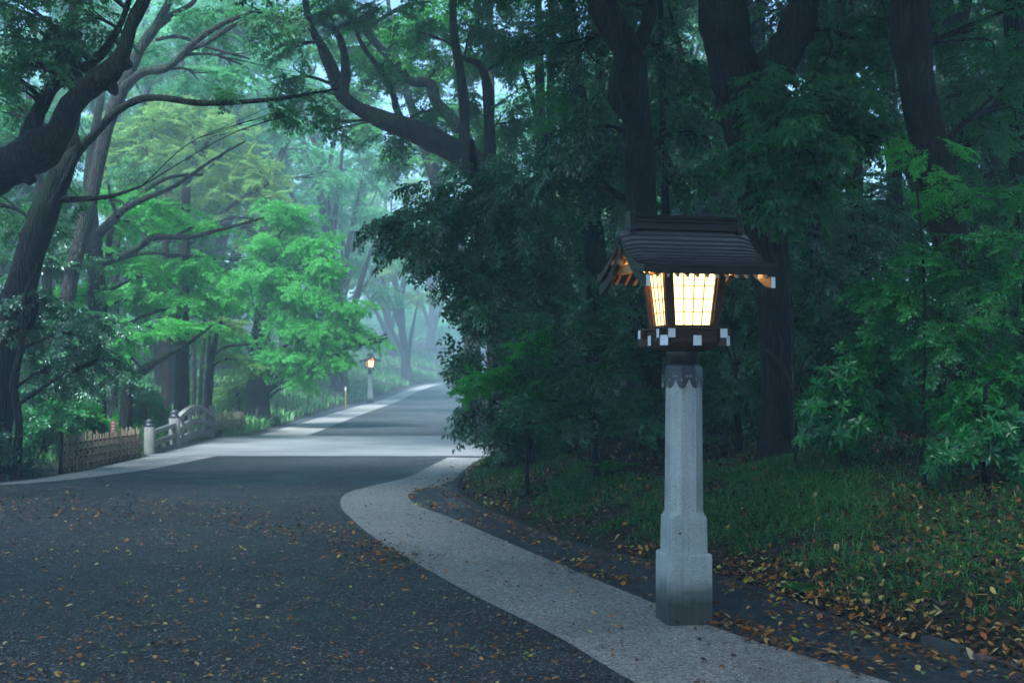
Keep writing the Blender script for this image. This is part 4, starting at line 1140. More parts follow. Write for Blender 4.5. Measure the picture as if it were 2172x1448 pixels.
# ------------------------------------------------------------------ trees left of the road
tree('leaning_tree', 'near dark tree reaching in from the left edge with a heavy forked limb', 'tree', 16,
     [[(-420, 1000, 2, 150), (-330, 700, 1.6, 120), (-190, 480, 1, 105), (-60, 395, 0.4, 95), (20, 352, 0, 88), (85, 318, -0.2, 84), (125, 280, -0.3, 56), (150, 225, -0.4, 52), (195, 182, -0.5, 50), (235, 150, -0.5, 46), (262, 110, -0.5, 32), (278, 55, -0.5, 30), (310, -10, -0.5, 26), (340, -90, -0.5, 18)],
      [(45, 335, 0, 40), (62, 285, 0.1, 36), (88, 225, 0.2, 32), (118, 178, 0.2, 28), (165, 152, 0.2, 24), (212, 118, 0.2, 20), (240, 80, 0.2, 16), (268, 20, 0.2, 12), (290, -60, 0.2, 8)],
      [(225, 165, -0.5, 30), (240, 190, -0.5, 24), (238, 200, -0.5, 18)],
      [(250, 140, -0.5, 34), (270, 135, -0.5, 26), (278, 132, -0.5, 20)],
      [(45, 362, 0, 36), (62, 378, -0.1, 28), (70, 388, -0.1, 20)]],
     [(40, 30, -0.5, 90, 60), (120, 90, -0.3, 90, 50), (60, 130, -0.6, 80, 50), (180, 30, -0.4, 80, 45), (20, 180, 0, 60, 30), (150, 150, 0.3, 60, 30), (-90, 100, 0, 110, 80), (100, -80, 0, 200, 80), (-140, -80, 0, 180, 100), (300, -110, 0, 130, 70), (100, -330, 0, 260, 120, 2.2), (420, -330, 0, 260, 120, 2.2), (720, -360, 0, 260, 120, 2.2), (250, -560, -1, 300, 140, 2.4), (620, -560, -1.5, 300, 140, 2.4), (-200, -300, 0, 240, 140, 2.2), (480, -90, -1, 150, 70), (230, 90, 0.5, 40, 30)],
     'oak', 'broad', 0.46, 4.6, group='trees of the left-hand wood', seed=61, droop=0.35, high=shade_canopy((-14, -11, -8, -5, -2), (5, 8.5, 12), 12, 16, 2.2, 1))

tree('leaning_tree', 'big leaning trunk at the left edge with a long level branch over the road', 'tree', 20,
     [[(-40, 960, 0, 95), (-5, 820, 0, 80), (22, 690, 0, 72), (55, 570, 0, 66), (90, 460, 0, 60), (120, 390, 0, 52), (150, 335, 0, 32), (195, 290, -0.2, 20), (240, 243, -0.4, 17), (290, 213, -0.5, 15), (345, 208, -0.6, 14), (430, 219, -0.8, 14), (560, 213, -1.0, 10), (640, 202, -1.2, 7), (720, 187, -1.3, 4)],
      [(95, 445, 0, 30), (130, 350, 0.4, 26), (160, 250, 0.6, 22), (165, 120, 0.8, 18), (150, -20, 1, 14)],
      [(105, 425, 0, 18), (175, 422, -0.3, 13), (240, 415, -0.5, 9), (300, 395, -0.5, 5)],
      [(48, 590, 0, 22), (75, 640, -0.2, 18), (60, 700, -0.3, 12)],
      [(90, 470, 0, 16), (140, 380, -0.4, 16), (165, 310, -0.5, 12), (150, 250, -0.5, 7)]],
     [(60, 480, 1, 70, 50), (150, 400, 0.8, 60, 45), (20, 240, 1, 70, 60), (120, 300, 1.2, 70, 60), (-40, 420, 0.5, 70, 60), (600, 240, -1, 80, 26), (480, 200, -0.8, 60, 24), (680, 225, -1.2, 50, 26), (150, -120, 0.5, 180, 80)],
     'oak', 'broad', 0.52, 3.4, group='trees of the left-hand wood', seed=62, droop=0.4)

tree('slim_tree', 'thin crooked stem beside the big leaning trunk at the left edge', 'tree', 19.4,
     [[(30, 1000, 0, 20), (40, 900, 0, 17), (28, 810, 0, 16), (44, 740, 0, 14), (50, 640, 0.2, 10), (80, 560, 0.3, 6)]], [(110, 640, 0.5, 80, 40), (60, 700, 0.5, 70, 40), (170, 700, 0.3, 80, 36), (210, 760, 0.2, 80, 34), (100, 780, 0.6, 70, 40)],
     'evergreen', 'broad', 0.5, 4.5, group='trees of the left-hand wood', seed=63)

tree('leaning_tree', 'hazy grey tree with slim rising branches behind the heavy limb', 'tree', 27,
     [[(105, 920, 0, 40), (140, 650, 0, 34), (190, 430, 0, 31), (225, 280, 0, 29), (262, 180, 0, 28), (300, 100, 0, 23), (335, 50, 0, 19), (375, -30, 0, 14)],
      [(255, 195, 0, 22), (300, 155, -0.3, 19), (350, 145, -0.5, 17), (382, 122, -0.6, 16), (410, 92, -0.7, 14), (470, 52, -0.8, 11), (540, 25, -1, 7)],
      [(395, 108, -0.6, 12), (440, 90, -0.4, 11), (500, 52, -0.3, 9), (560, 35, -0.2, 6)],
      [(325, 65, 0, 14), (370, 30, 0.2, 13), (410, 5, 0.2, 10), (440, -50, 0.3, 8)],
      [(330, 85, 0, 8), (380, 78, 0, 8), (440, 100, 0, 7), (530, 125, 0, 4)]],
     [(380, 30, 0.5, 70, 45), (460, 20, 0, 80, 40), (420, 170, 0.5, 70, 40), (520, 140, 0, 70, 40), (300, 120, 0.8, 60, 45), (540, -60, 0, 130, 60), (350, -90, 0, 140, 70), (470, 70, 0.6, 60, 40)],
     'mint', 'layer', 0.6, 3.0, group='trees of the left-hand wood', bark='bark_pale', seed=64, droop=0.25)

tree('maple_tree', 'dark-stemmed spreading tree left of the bridge, its branches fanning right', 'tree', 29,
     [[(200, 905, 0, 48), (207, 700, 0, 40), (205, 600, 0, 38), (198, 520, 0, 36), (192, 450, 0, 32), (195, 330, 0, 24), (215, 200, 0, 16)],
      [(205, 560, 0, 20), (255, 545, -0.3, 18), (295, 525, -0.5, 15), (325, 503, -0.6, 13), (400, 503, -0.8, 11), (470, 486, -1, 8), (560, 462, -1.2, 5)],
      [(205, 500, 0, 22), (235, 470, -0.2, 20), (262, 445, -0.3, 16), (310, 420, -0.5, 12), (370, 395, -0.6, 9), (450, 340, -0.8, 6), (520, 300, -1, 4)],
      [(230, 545, 0.2, 14), (236, 490, 0.2, 13), (265, 440, 0.3, 11), (350, 380, 0.3, 8), (430, 370, 0.3, 5)],
      [(250, 460, -0.3, 10), (235, 420, -0.4, 8), (230, 390, -0.4, 5)]],
     [(290, 480, 1, 90, 24), (260, 540, 0.8, 80, 22), (350, 440, 0.5, 90, 24), (420, 480, 0.3, 90, 22), (230, 420, 0.8, 80, 24), (340, 570, 0.6, 100, 26), (440, 560, 0.3, 90, 24), (180, 620, 0.6, 100, 26), (300, 630, 0.5, 110, 28), (420, 640, 0.3, 90, 26), (250, 700, 0.4, 100, 28)],
     'maple', 'layer', 0.55, 6.5, group='trees of the left-hand wood', seed=65, droop=0.25, roll=0.3)

tree('olive_tree', 'domed yellow-green tree behind the bridge, lit from above', 'tree', 43,
     [[(360, 880, 0, 30), (352, 740, 0, 26), (340, 600, 0, 24), (350, 480, 0, 20), (400, 380, 0, 14), (440, 300, 0, 8)],
      [(345, 560, 0, 16), (420, 500, -0.3, 12), (500, 430, -0.5, 9), (570, 390, -0.6, 5)],
      [(350, 480, 0, 14), (330, 400, 0, 10), (310, 320, 0, 6)],
      [(385, 410, -0.6, 9), (430, 370, -0.8, 8), (490, 310, -1, 4)]],
     [(330, 270, 0.5, 80, 55), (410, 250, 0.2, 80, 50), (480, 285, 0, 80, 50), (540, 350, -0.2, 60, 55), (420, 340, 0, 110, 60), (300, 350, 0.5, 90, 70), (500, 400, -0.2, 90, 60), (580, 420, -0.4, 50, 60), (615, 480, -0.5, 36, 50), (400, 430, 0, 110, 50), (270, 440, 0.5, 80, 60), (560, 490, -0.3, 60, 40), (350, 220, 0.4, 50, 30), (250, 300, 0.6, 60, 60)],
     'olive', 'fine', 0.62, 5, group='trees of the left-hand wood', bark='bark', seed=66, droop=0.1, roll=0.5)

tree('maple_tree', 'bright green maple with layered foliage spreading toward the distant lantern', 'tree', 38,
     [[(545, 885, 0, 60), (548, 800, 0, 44), (552, 720, 0, 40), (560, 650, 0, 30), (575, 570, 0, 20), (590, 500, 0, 10)],
      [(550, 740, 0, 18), (500, 700, -0.5, 14), (440, 690, -0.8, 9), (390, 720, -1, 5)],
      [(556, 690, 0, 18), (620, 640, -0.6, 14), (690, 640, -1, 9), (748, 690, -1.3, 5)],
      [(565, 620, 0, 14), (630, 560, -0.4, 10), (700, 550, -0.8, 6)]],
     [(600, 450, -0.5, 60, 26), (570, 520, -0.6, 70, 24), (660, 520, -0.8, 60, 24), (690, 570, -1.0, 66, 24), (600, 580, -1.0, 80, 26), (650, 630, -1.3, 90, 28), (730, 650, -1.4, 60, 26), (752, 705, -1.5, 40, 24), (680, 700, -1.6, 80, 28), (806, 722, -1.5, 16, 10), (620, 690, -1.4, 70, 26), (640, 760, -1.6, 70, 24), (700, 760, -1.6, 60, 24), (590, 640, -1.0, 60, 24), (560, 760, -1.2, 60, 24), (640, 810, -1.5, 46, 18), (500, 640, -0.5, 80, 28), (470, 720, -0.6, 80, 26), (540, 590, -0.5, 70, 26), (640, 460, -0.3, 40, 24)],
     'maple', 'layer', 0.62, 10, group='trees of the left-hand wood', seed=67, droop=0.5, roll=0.4)

LT = [
    ('curving dark trunk that bends right above the bamboo fence', 28, [[(264, 900, 0, 30), (268, 855, 0, 27), (280, 815, 0, 25), (305, 785, 0, 20), (350, 755, 0, 15), (400, 728, 0, 9), (450, 690, -0.2, 5)]], [(330, 700, 0, 90, 24), (240, 740, 0.3, 90, 24), (400, 690, -0.2, 70, 20), (180, 720, 0.2, 80, 28)], 'maple', 'layer', 0.55, 'bark', 71),
    ('straight dark trunk behind the bridge post', 32, [[(385, 890, 0, 36), (386, 800, 0, 30), (387, 700, 0, 28), (390, 560, 0, 24), (395, 400, 0, 18)]], [(400, 640, 0.3, 80, 30), (340, 600, 0.5, 80, 30), (440, 590, 0.4, 70, 26)], 'maple', 'layer', 0.65, 'bark', 72),
    ('reddish straight trunk left of the bridge arch', 36, [[(352, 880, 0, 22), (354, 760, 0, 18), (352, 600, 0, 16), (350, 400, 0, 12)]], [(330, 540, 0.5, 80, 40)], 'oak', 'layer', 0.7, 'bark_red', 73),
    ('cluster of slender pale stems behind the bridge arch', 36, [[(410, 880, 0, 9), (412, 780, 0, 8), (406, 650, 0, 6)], [(424, 880, 0.2, 9), (428, 780, 0.2, 8), (436, 650, 0.2, 6)], [(432, 880, 0.5, 8), (440, 780, 0.5, 7), (450, 650, 0.5, 5)]], [(420, 640, 0.2, 60, 30)], 'oak', 'layer', 0.6, 'bark_pale', 74),
    ('slim dark stem at the right end of the bridge railing', 33, [[(440, 890, 0, 18), (445, 800, 0, 15), (452, 740, 0, 12), (470, 680, 0, 8)], [(450, 755, 0, 8), (480, 735, -0.2, 6), (530, 730, -0.3, 4)]], [(500, 760, 0.6, 60, 26), (490, 690, 0.5, 60, 24)], 'olive', 'layer', 0.55, 'bark', 75),
    ('dim grey trunk deep in the left wood above the bamboo fence', 34, [[(238, 890, 0, 26), (240, 780, 0, 22), (244, 600, 0, 18), (250, 420, 0, 14)]], [(230, 560, 0.5, 90, 40), (160, 520, 0.6, 80, 40), (280, 380, 0.5, 70, 50)], 'oak', 'layer', 0.7, 'bark', 76),
    ('slender trunk in the left wood nearest the frame edge', 27, [[(90, 930, 0, 30), (95, 780, 0, 24), (100, 600, 0, 20), (85, 400, 0, 16), (60, 200, 0, 12)]], [(60, 560, 0.4, 80, 50), (140, 560, 0.4, 80, 40), (60, 380, 0.5, 80, 60), (40, 300, 0.5, 70, 60), (10, 640, 0.2, 70, 50), (110, 480, 0.6, 70, 50)], 'evergreen', 'broad', 0.6, 'bark', 77),
    ('dark evergreen screening the wood behind the bamboo fence', 25, [[(165, 930, 0, 26), (168, 820, 0, 20), (172, 740, 0, 14)]], [(110, 760, 0.2, 90, 40), (190, 780, 0, 90, 34), (240, 700, 0.2, 80, 30), (150, 680, 0.4, 90, 36), (70, 820, 0, 70, 40), (250, 800, -0.2, 60, 24), (180, 850, 0, 70, 30)], 'evergreen', 'broad', 0.55, 'bark', 78),
]
for lab, Y, st, lo, lf, kd, sz, bk, sd in LT:
    tree('slim_tree', lab, 'tree', Y, st, lo, lf, kd, sz, 4.2, group='trees of the left-hand wood', bark=bk, seed=sd, droop=0.2, roll=0.2)

LB = [
    ('leafy_bush', 'rounded green bush behind the left end of the bamboo fence', 23, [(95, 950), (90, 890)], [(80, 880, 0, 60, 40, 0.6), (130, 900, 0, 60, 40, 0.6), (60, 930, 0, 50, 40, 0.5), (150, 870, 0.3, 50, 30, 0.5)], 'shrub', 81),
    ('leafy_bush', 'green bush showing over the middle of the bamboo fence', 24, [(195, 930), (190, 880)], [(185, 885, 0, 50, 34, 0.6), (215, 900, 0, 36, 30, 0.5), (165, 920, 0, 40, 30, 0.5)], 'fresh', 82),
    ('leafy_bush', 'low bush at the left edge beside the road', 19.5, [(-20, 985), (-15, 940)], [(0, 940, 0, 50, 36, 0.5), (-60, 930, 0, 60, 40, 0.6), (60, 980, 0.2, 40, 26, 0.4)], 'evergreen', 83),
    ('leafy_bush', 'grey-green bush between the curving trunk and the bridge post', 30, [(310, 900), (310, 850)], [(310, 850, 0, 44, 40, 0.6), (280, 880, 0.2, 36, 30, 0.5), (345, 880, 0.2, 30, 34, 0.5)], 'oak', 84),
    ('leafy_bush', 'yellowish bush beyond the short bamboo fence', 39, [(505, 880), (505, 820)], [(505, 820, 0, 40, 40, 0.7), (480, 850, 0.2, 36, 30, 0.6), (530, 850, 0.2, 30, 26, 0.6)], 'olive', 85),
]
for nm, lab, Y, st, lo, lf, sd in LB:
    tree(nm, lab, 'bush', Y, [[(p[0], p[1], 0, 8) for p in st]], lo, lf, 'broad', 0.40, 7, seed=sd, droop=0.1, roll=0.5, limb_w=0.02)

# ------------------------------------------------------------------ far trees up the hazy slope
def far_tree(name, label, X, Y, H, spread, leaf, kind, seed, bark='bark_pale', lean=0.0, low=0.35, group=None, dens=4.2, size=1.1):
    rs = np.random.default_rng(seed); random.seed(seed)
    z0 = zg(X, Y)
    root = empty(name, (X, Y, z0), rs.uniform(0, 6.28) * 0)
    tag(root, label, 'tree', group)
    tr = MB()
    r0 = 0.016 * H + 0.05
    c = catmull([(0, 0, -0.3, r0 * 1.5), (lean * 0.1, 0, H * 0.12, r0), (lean * 0.35, rs.normal(0, .2), H * 0.35, r0 * 0.8), (lean * 0.8 + rs.normal(0, .3), rs.normal(0, .3), H * 0.62, r0 * 0.55), (lean, 0, H * 0.9, r0 * 0.2)], 5)
    tr.tube(c[:, :3], c[:, 3], 8, wob=0.05)
    lobes = []
    nl = 11
    for i in range(nl):
        t = low + (1 - low) * (i + 0.5) / nl
        a = i * 2.4 + rs.uniform(-0.5, 0.5)
        rr = spread * (0.75 - 0.5 * abs(t - 0.62)) * rs.uniform(0.5, 1.0)
        k = c[int(min(t, 0.95) * (len(c) - 1))]
        p = np.array([lean * t + rr * math.cos(a), rr * math.sin(a), H * t])
        r_ = spread * rs.uniform(0.32, 0.5)
        lobes.append((p, np.array([r_, r_, r_ * 0.55])))
        st = c[max(1, int((t - 0.22) * (len(c) - 1)))]
        lc = catmull([(*st[:3], st[3] * 0.6), (*((st[:3] + p) / 2 + np.array([0, 0, 0.2])), st[3] * 0.4), (*p, 0.02)], 4)
        tr.tube(lc[:, :3], np.maximum(lc[:, 3], 0.015), 6)
    tr.build('trunk', M[bark], root)
    V, A = crown_arrays(lobes, kind, size, dens, rs, 0.25, 0.25)
    tri_mesh('crown', V, kite_tris(len(V)), M[leaf], root, A)
    return root

def place(proto, X, Y, sc, rz, label, group=None):
    o = copy_tree(proto)
    o.location = (X, Y, zg(X, Y))
    o.rotation_euler = (0, 0, rz)
    o.scale = (sc, sc, sc)
    o['label'] = label
    if group: o['group'] = group
    return o

tree('bright_tree', 'bright yellow-green tree glowing behind the sweeping limb', 'tree', 47,
     [[(1010, 850, 0, 40), (990, 600, 0, 34), (930, 400, 0, 28), (880, 250, 0, 20), (840, 120, 0, 14), (820, -20, 0, 8)]],
     [(720, 110, 0, 60, 40), (740, 200, 0, 60, 40), (790, 60, 0, 70, 40), (830, 140, 0, 70, 44), (860, 60, 0.5, 70, 40), (770, 270, 0, 55, 36), (850, 330, 0, 60, 40), (900, 160, 0, 70, 44), (960, 240, 0, 60, 50), (940, 50, 0, 80, 40), (1000, 140, 0, 70, 50), (920, 320, 0.5, 60, 40), (1040, 300, 0, 60, 50), (700, 30, 0, 60, 40), (640, 60, 0, 60, 36)],
     'fresh', 'layer', 0.9, 9, seed=91, droop=0.2)
tree('hazy_tree', 'pale green tree filling the gap under the hazy rising branches', 'tree', 58,
     [[(560, 860, 0, 34), (555, 650, 0, 28), (540, 420, 0, 24), (500, 250, 0, 18), (470, 120, 0, 12), (450, 20, 0, 8)], [(545, 450, 0, 18), (600, 320, 0, 14), (640, 220, 0, 9), (670, 140, 0, 5)]],
     [(470, 90, 0, 70, 36), (400, 160, 0.5, 60, 36), (540, 190, 0, 70, 36), (590, 270, 0, 66, 34), (640, 180, 0, 60, 36), (660, 320, 0, 56, 30), (560, 110, 0, 60, 34), (440, 20, 0, 80, 36), (360, 70, 0.5, 60, 36), (640, 90, 0, 50, 34), (700, 380, 0, 50, 26)],
     'mint', 'layer', 1.0, 5, seed=92, bark='bark_pale', droop=0.2)
FG = 'hazy trees up the far slope'
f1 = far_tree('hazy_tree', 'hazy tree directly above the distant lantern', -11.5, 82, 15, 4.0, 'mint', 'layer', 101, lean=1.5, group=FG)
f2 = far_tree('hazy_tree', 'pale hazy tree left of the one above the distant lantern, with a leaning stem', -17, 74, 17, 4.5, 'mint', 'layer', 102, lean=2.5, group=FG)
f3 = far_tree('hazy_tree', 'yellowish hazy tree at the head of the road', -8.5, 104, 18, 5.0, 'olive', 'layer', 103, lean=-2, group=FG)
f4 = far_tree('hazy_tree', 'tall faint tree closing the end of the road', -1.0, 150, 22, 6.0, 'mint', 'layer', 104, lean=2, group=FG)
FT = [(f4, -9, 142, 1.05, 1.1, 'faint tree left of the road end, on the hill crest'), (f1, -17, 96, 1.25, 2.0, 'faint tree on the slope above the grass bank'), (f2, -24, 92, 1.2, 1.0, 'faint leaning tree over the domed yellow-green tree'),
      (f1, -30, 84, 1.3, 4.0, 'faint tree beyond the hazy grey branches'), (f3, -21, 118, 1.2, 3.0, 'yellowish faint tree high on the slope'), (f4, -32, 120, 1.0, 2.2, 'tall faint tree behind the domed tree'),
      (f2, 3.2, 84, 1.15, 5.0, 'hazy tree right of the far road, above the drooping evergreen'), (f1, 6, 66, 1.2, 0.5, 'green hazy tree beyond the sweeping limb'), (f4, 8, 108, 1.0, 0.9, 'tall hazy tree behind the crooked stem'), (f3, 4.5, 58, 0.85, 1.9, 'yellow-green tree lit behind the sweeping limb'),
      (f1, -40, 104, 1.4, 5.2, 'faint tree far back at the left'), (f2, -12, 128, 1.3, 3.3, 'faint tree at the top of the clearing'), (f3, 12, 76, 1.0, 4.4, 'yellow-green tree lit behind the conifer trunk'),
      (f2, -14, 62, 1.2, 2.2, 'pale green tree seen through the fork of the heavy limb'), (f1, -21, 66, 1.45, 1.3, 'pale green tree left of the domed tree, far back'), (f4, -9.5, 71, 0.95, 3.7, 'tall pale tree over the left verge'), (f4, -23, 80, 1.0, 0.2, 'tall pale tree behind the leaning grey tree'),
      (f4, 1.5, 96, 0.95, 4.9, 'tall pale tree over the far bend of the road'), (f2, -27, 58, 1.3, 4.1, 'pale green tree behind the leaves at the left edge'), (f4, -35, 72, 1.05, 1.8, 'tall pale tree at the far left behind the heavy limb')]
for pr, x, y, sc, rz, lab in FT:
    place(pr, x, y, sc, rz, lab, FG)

# an unseen broad tree added beside the viewpoint: its crown, above the picture, keeps the near road in shade
ot = empty('unseen_shade_tree', (7.2, -3.0, zg(7.2, -3.0)))
tag(ot, 'unseen broad tree added beside the viewpoint to shade the near road with its crown', 'tree')
oo = np.array(ot.location)
om = MB()
om.tube([(0, 0, -0.3), (0, 0, 1), (-0.2, 0, 5), (-0.8, 0.2, 9), (-1.6, 0.2, 12.5)], [0.6, 0.42, 0.36, 0.28, 0.15], 12, wob=0.05)
ol = [(np.array([x_, y_, z_]) - oo, np.array([r_ * 1.2, r_ * 1.2, r_ * 0.6])) for x_, y_, z_, r_ in shade_canopy((-13, -9.8, -6.5, -3.2, 0, 3.2, 6.5), (-8.5, -5.2, -1.8, 1.6), 12, 16, 2.2, 9)]
for c_, r_ in ol:
    k_ = catmull([(-0.6, 0.1, 8.0, 0.12), (*(c_ * 0.55 + np.array([0, 0, 4.5])), 0.08), (*c_, 0.03)], 5)
    om.tube(k_[:, :3], k_[:, 3], 6)
om.build('trunk', M['bark'], ot)
V_, A_ = crown_arrays(ol, 'broad', 1.3, 6.0, np.random.default_rng(77), 0.3, 0.3, 0.6)
tri_mesh('crown', V_, kite_tris(len(V_)), M['evergreen'], ot, A_)

# dim trees filling the depth of both woods; unseen copies by the camera are added to block sky light
DG = 'dim trees deep in the wood'
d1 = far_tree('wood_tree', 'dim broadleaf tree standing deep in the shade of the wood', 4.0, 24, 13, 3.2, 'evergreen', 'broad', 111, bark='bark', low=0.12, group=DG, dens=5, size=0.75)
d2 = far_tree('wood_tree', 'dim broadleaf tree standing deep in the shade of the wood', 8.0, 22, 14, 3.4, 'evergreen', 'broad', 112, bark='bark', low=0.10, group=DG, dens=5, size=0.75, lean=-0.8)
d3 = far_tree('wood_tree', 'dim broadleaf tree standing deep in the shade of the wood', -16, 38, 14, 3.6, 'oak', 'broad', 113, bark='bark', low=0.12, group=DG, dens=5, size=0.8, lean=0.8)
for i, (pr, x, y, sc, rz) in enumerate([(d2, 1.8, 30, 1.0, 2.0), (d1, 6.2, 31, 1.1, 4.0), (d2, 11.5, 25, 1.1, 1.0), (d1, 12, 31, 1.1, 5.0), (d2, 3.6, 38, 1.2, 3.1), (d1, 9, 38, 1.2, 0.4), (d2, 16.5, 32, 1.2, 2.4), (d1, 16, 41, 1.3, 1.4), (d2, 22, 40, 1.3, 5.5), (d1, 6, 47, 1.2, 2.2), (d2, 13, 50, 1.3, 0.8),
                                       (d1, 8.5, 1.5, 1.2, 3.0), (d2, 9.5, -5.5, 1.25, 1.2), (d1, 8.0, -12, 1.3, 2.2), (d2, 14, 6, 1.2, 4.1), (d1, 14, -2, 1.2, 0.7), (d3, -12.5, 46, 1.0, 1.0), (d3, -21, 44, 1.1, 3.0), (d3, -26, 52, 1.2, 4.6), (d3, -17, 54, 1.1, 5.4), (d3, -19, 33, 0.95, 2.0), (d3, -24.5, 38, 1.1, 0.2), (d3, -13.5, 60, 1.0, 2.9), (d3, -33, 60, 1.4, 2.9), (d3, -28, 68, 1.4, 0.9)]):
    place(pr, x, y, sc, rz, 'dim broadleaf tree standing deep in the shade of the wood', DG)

# a far-off wood that reads as one mass, closing the view
def far_wood():
    rs = np.random.default_rng(120)
    lobes = []
    for i in range(150):
        a = rs.uniform(-0.62, 0.62); d = rs.uniform(165, 215)
        x, y = d * math.sin(a), d * math.cos(a)
        z = zg(x, y) + rs.uniform(2, 20)
        r_ = rs.uniform(3.5, 6)
        lobes.append((np.array([x, y, z]), np.array([r_, r_, r_ * 0.6])))
    for i in range(70):
        sgn = 1 if i % 2 else -1
        y = rs.uniform(30, 160); x = sgn * (y * 0.42 + rs.uniform(4, 22))
        z = zg(x, y) + rs.uniform(1, 15)
        r_ = rs.uniform(3.0, 5)
        lobes.append((np.array([x, y, z]), np.array([r_, r_, r_ * 0.6])))
    for i in range(60):
        a = rs.uniform(-0.30, 0.35); d = rs.uniform(158, 185)
        x, y = d * math.sin(a), d * math.cos(a)
        lobes.append((np.array([x, y, zg(x, y) + rs.uniform(0.5, 4)]), np.array([4.5, 4.5, 2.5])))
    V, A = crown_arrays(lobes, 'layer', 2.2, 4.0, rs, 0.2, 0.3)
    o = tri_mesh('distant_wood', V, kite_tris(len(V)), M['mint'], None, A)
    tag(o, 'faint mass of trees closing the view beyond the road', 'wood', kind='stuff')
far_wood()

# ------------------------------------------------------------------ ground cover: grass, fallen leaves
def blades(n, X, Y, hmin, hmax, w, rs, lean=0.6):
    z = zt(X, Y)
    a = rs.uniform(0, 6.28, n); h = rs.uniform(hmin, hmax, n)
    d = np.stack([np.cos(a), np.sin(a)], 1)
    s = np.stack([-np.sin(a), np.cos(a)], 1) * (w * rs.uniform(0.6, 1.3, n))[:, None]
    ln = rs.uniform(0.15, lean, n) * h
    b = np.stack([X, Y, z - 0.01], 1)
    V = np.zeros((n, 5, 3))
    V[:, 0] = b; V[:, 0, :2] -= s * 0.6
    V[:, 1] = b; V[:, 1, :2] += s * 0.6
    mid = b.copy(); mid[:, :2] += d * (ln * 0.35)[:, None]; mid[:, 2] += h * 0.62
    V[:, 2] = mid; V[:, 2, :2] += s
    V[:, 3] = mid; V[:, 3, :2] -= s
    tip = b.copy(); tip[:, :2] += d * (ln * 1.3)[:, None]; tip[:, 2] += h * (1 - 0.25 * ln / h)
    V[:, 4] = tip
    k = np.arange(n) * 5
    T = np.concatenate([np.stack([k, k + 1, k + 2], 1), np.stack([k, k + 2, k + 3], 1), np.stack([k + 3, k + 2, k + 4], 1)])
    return V.reshape(-1, 3), T

def bank_grass():
    rs = np.random.default_rng(130)
    n = 420000
    Y = rs.uniform(5.5, 24, n); d = rs.uniform(0.02, 4.6, n) ** 1.0
    X = XR(Y) + d
    pxx = 1086 + X / Y * F
    patch = 0.55 * vnoise(X, Y, 1.1, 31) + 0.45 * vnoise(X, Y, 3.7, 32)
    foot = np.clip((d - 0.12) / 0.35, 0, 1)
    crest = np.clip((4.4 - d) / 1.8, 0, 1)
    thin = np.where((pxx > 1000) & (pxx < 1420), np.clip((1.5 - d) / 0.7, 0.03, 1), 1.0) * np.where(pxx > 1850, 0.45, 1.0)
    keep = rs.uniform(0, 1, n) < np.clip((patch - 0.36) * 3.6, 0.03, 1) * foot * crest * thin * 0.62
    X, Y = X[keep], Y[keep]
    n = len(X)
    V, T = blades(n, X, Y, 0.035, 0.115, 0.0048, rs, 2.4)
    v = np.clip(rs.beta(2, 3.2, n) * 0.95 + 0.05, 0.05, 1)
    v[rs.uniform(0, 1, n) < 0.05] = 0.0
    tag(tri_mesh('grass', V, T, M['grass'], None, np.repeat(v, 5)), 'rough green grass covering the bank behind the lantern', 'grass', kind='stuff')
    # far verge and hillside
    n = 60000
    Y = 33 + 105 * rs.uniform(0, 1, n) ** 1.4; d = rs.uniform(0.15, 14, n)
    X = XL(Y) - d
    keep = rs.uniform(0, 1, n) < np.clip((vnoise(X, Y, 0.5, 33) - 0.25) * 3, 0.05, 1)
    X, Y = X[keep], Y[keep]; n = len(X)
    V, T = blades(n, X, Y, 0.15, 0.45, 0.03, rs, 1.0)
    v = np.clip(rs.beta(2, 2.5, n), 0.06, 1)
    tag(tri_mesh('verge_grass', V, T, M['grass'], None, np.repeat(v, 5)), 'hazy grass and ground cover on the verge up to the distant lantern', 'grass', kind='stuff')
    n = 16000
    Y = rs.uniform(15, 34, n); d = rs.uniform(0.1, 8, n)
    X = XL(Y) - d
    V, T = blades(n, X, Y, 0.10, 0.30, 0.012, rs, 1.0)
    v = np.clip(rs.beta(2, 3, n), 0.06, 1)
    keepn = vnoise(X, Y, 0.8, 34) > 0.45
    kk = np.repeat(keepn, 5)
    idx = np.cumsum(kk) - 1
    T = T[np.all(kk[T], axis=1)]
    tag(tri_mesh('undergrowth', V[kk], idx[T], M['grass'], None, np.repeat(v, 5)[kk]), 'sparse undergrowth on the ground behind the bamboo fence', 'undergrowth', kind='stuff')
bank_grass()

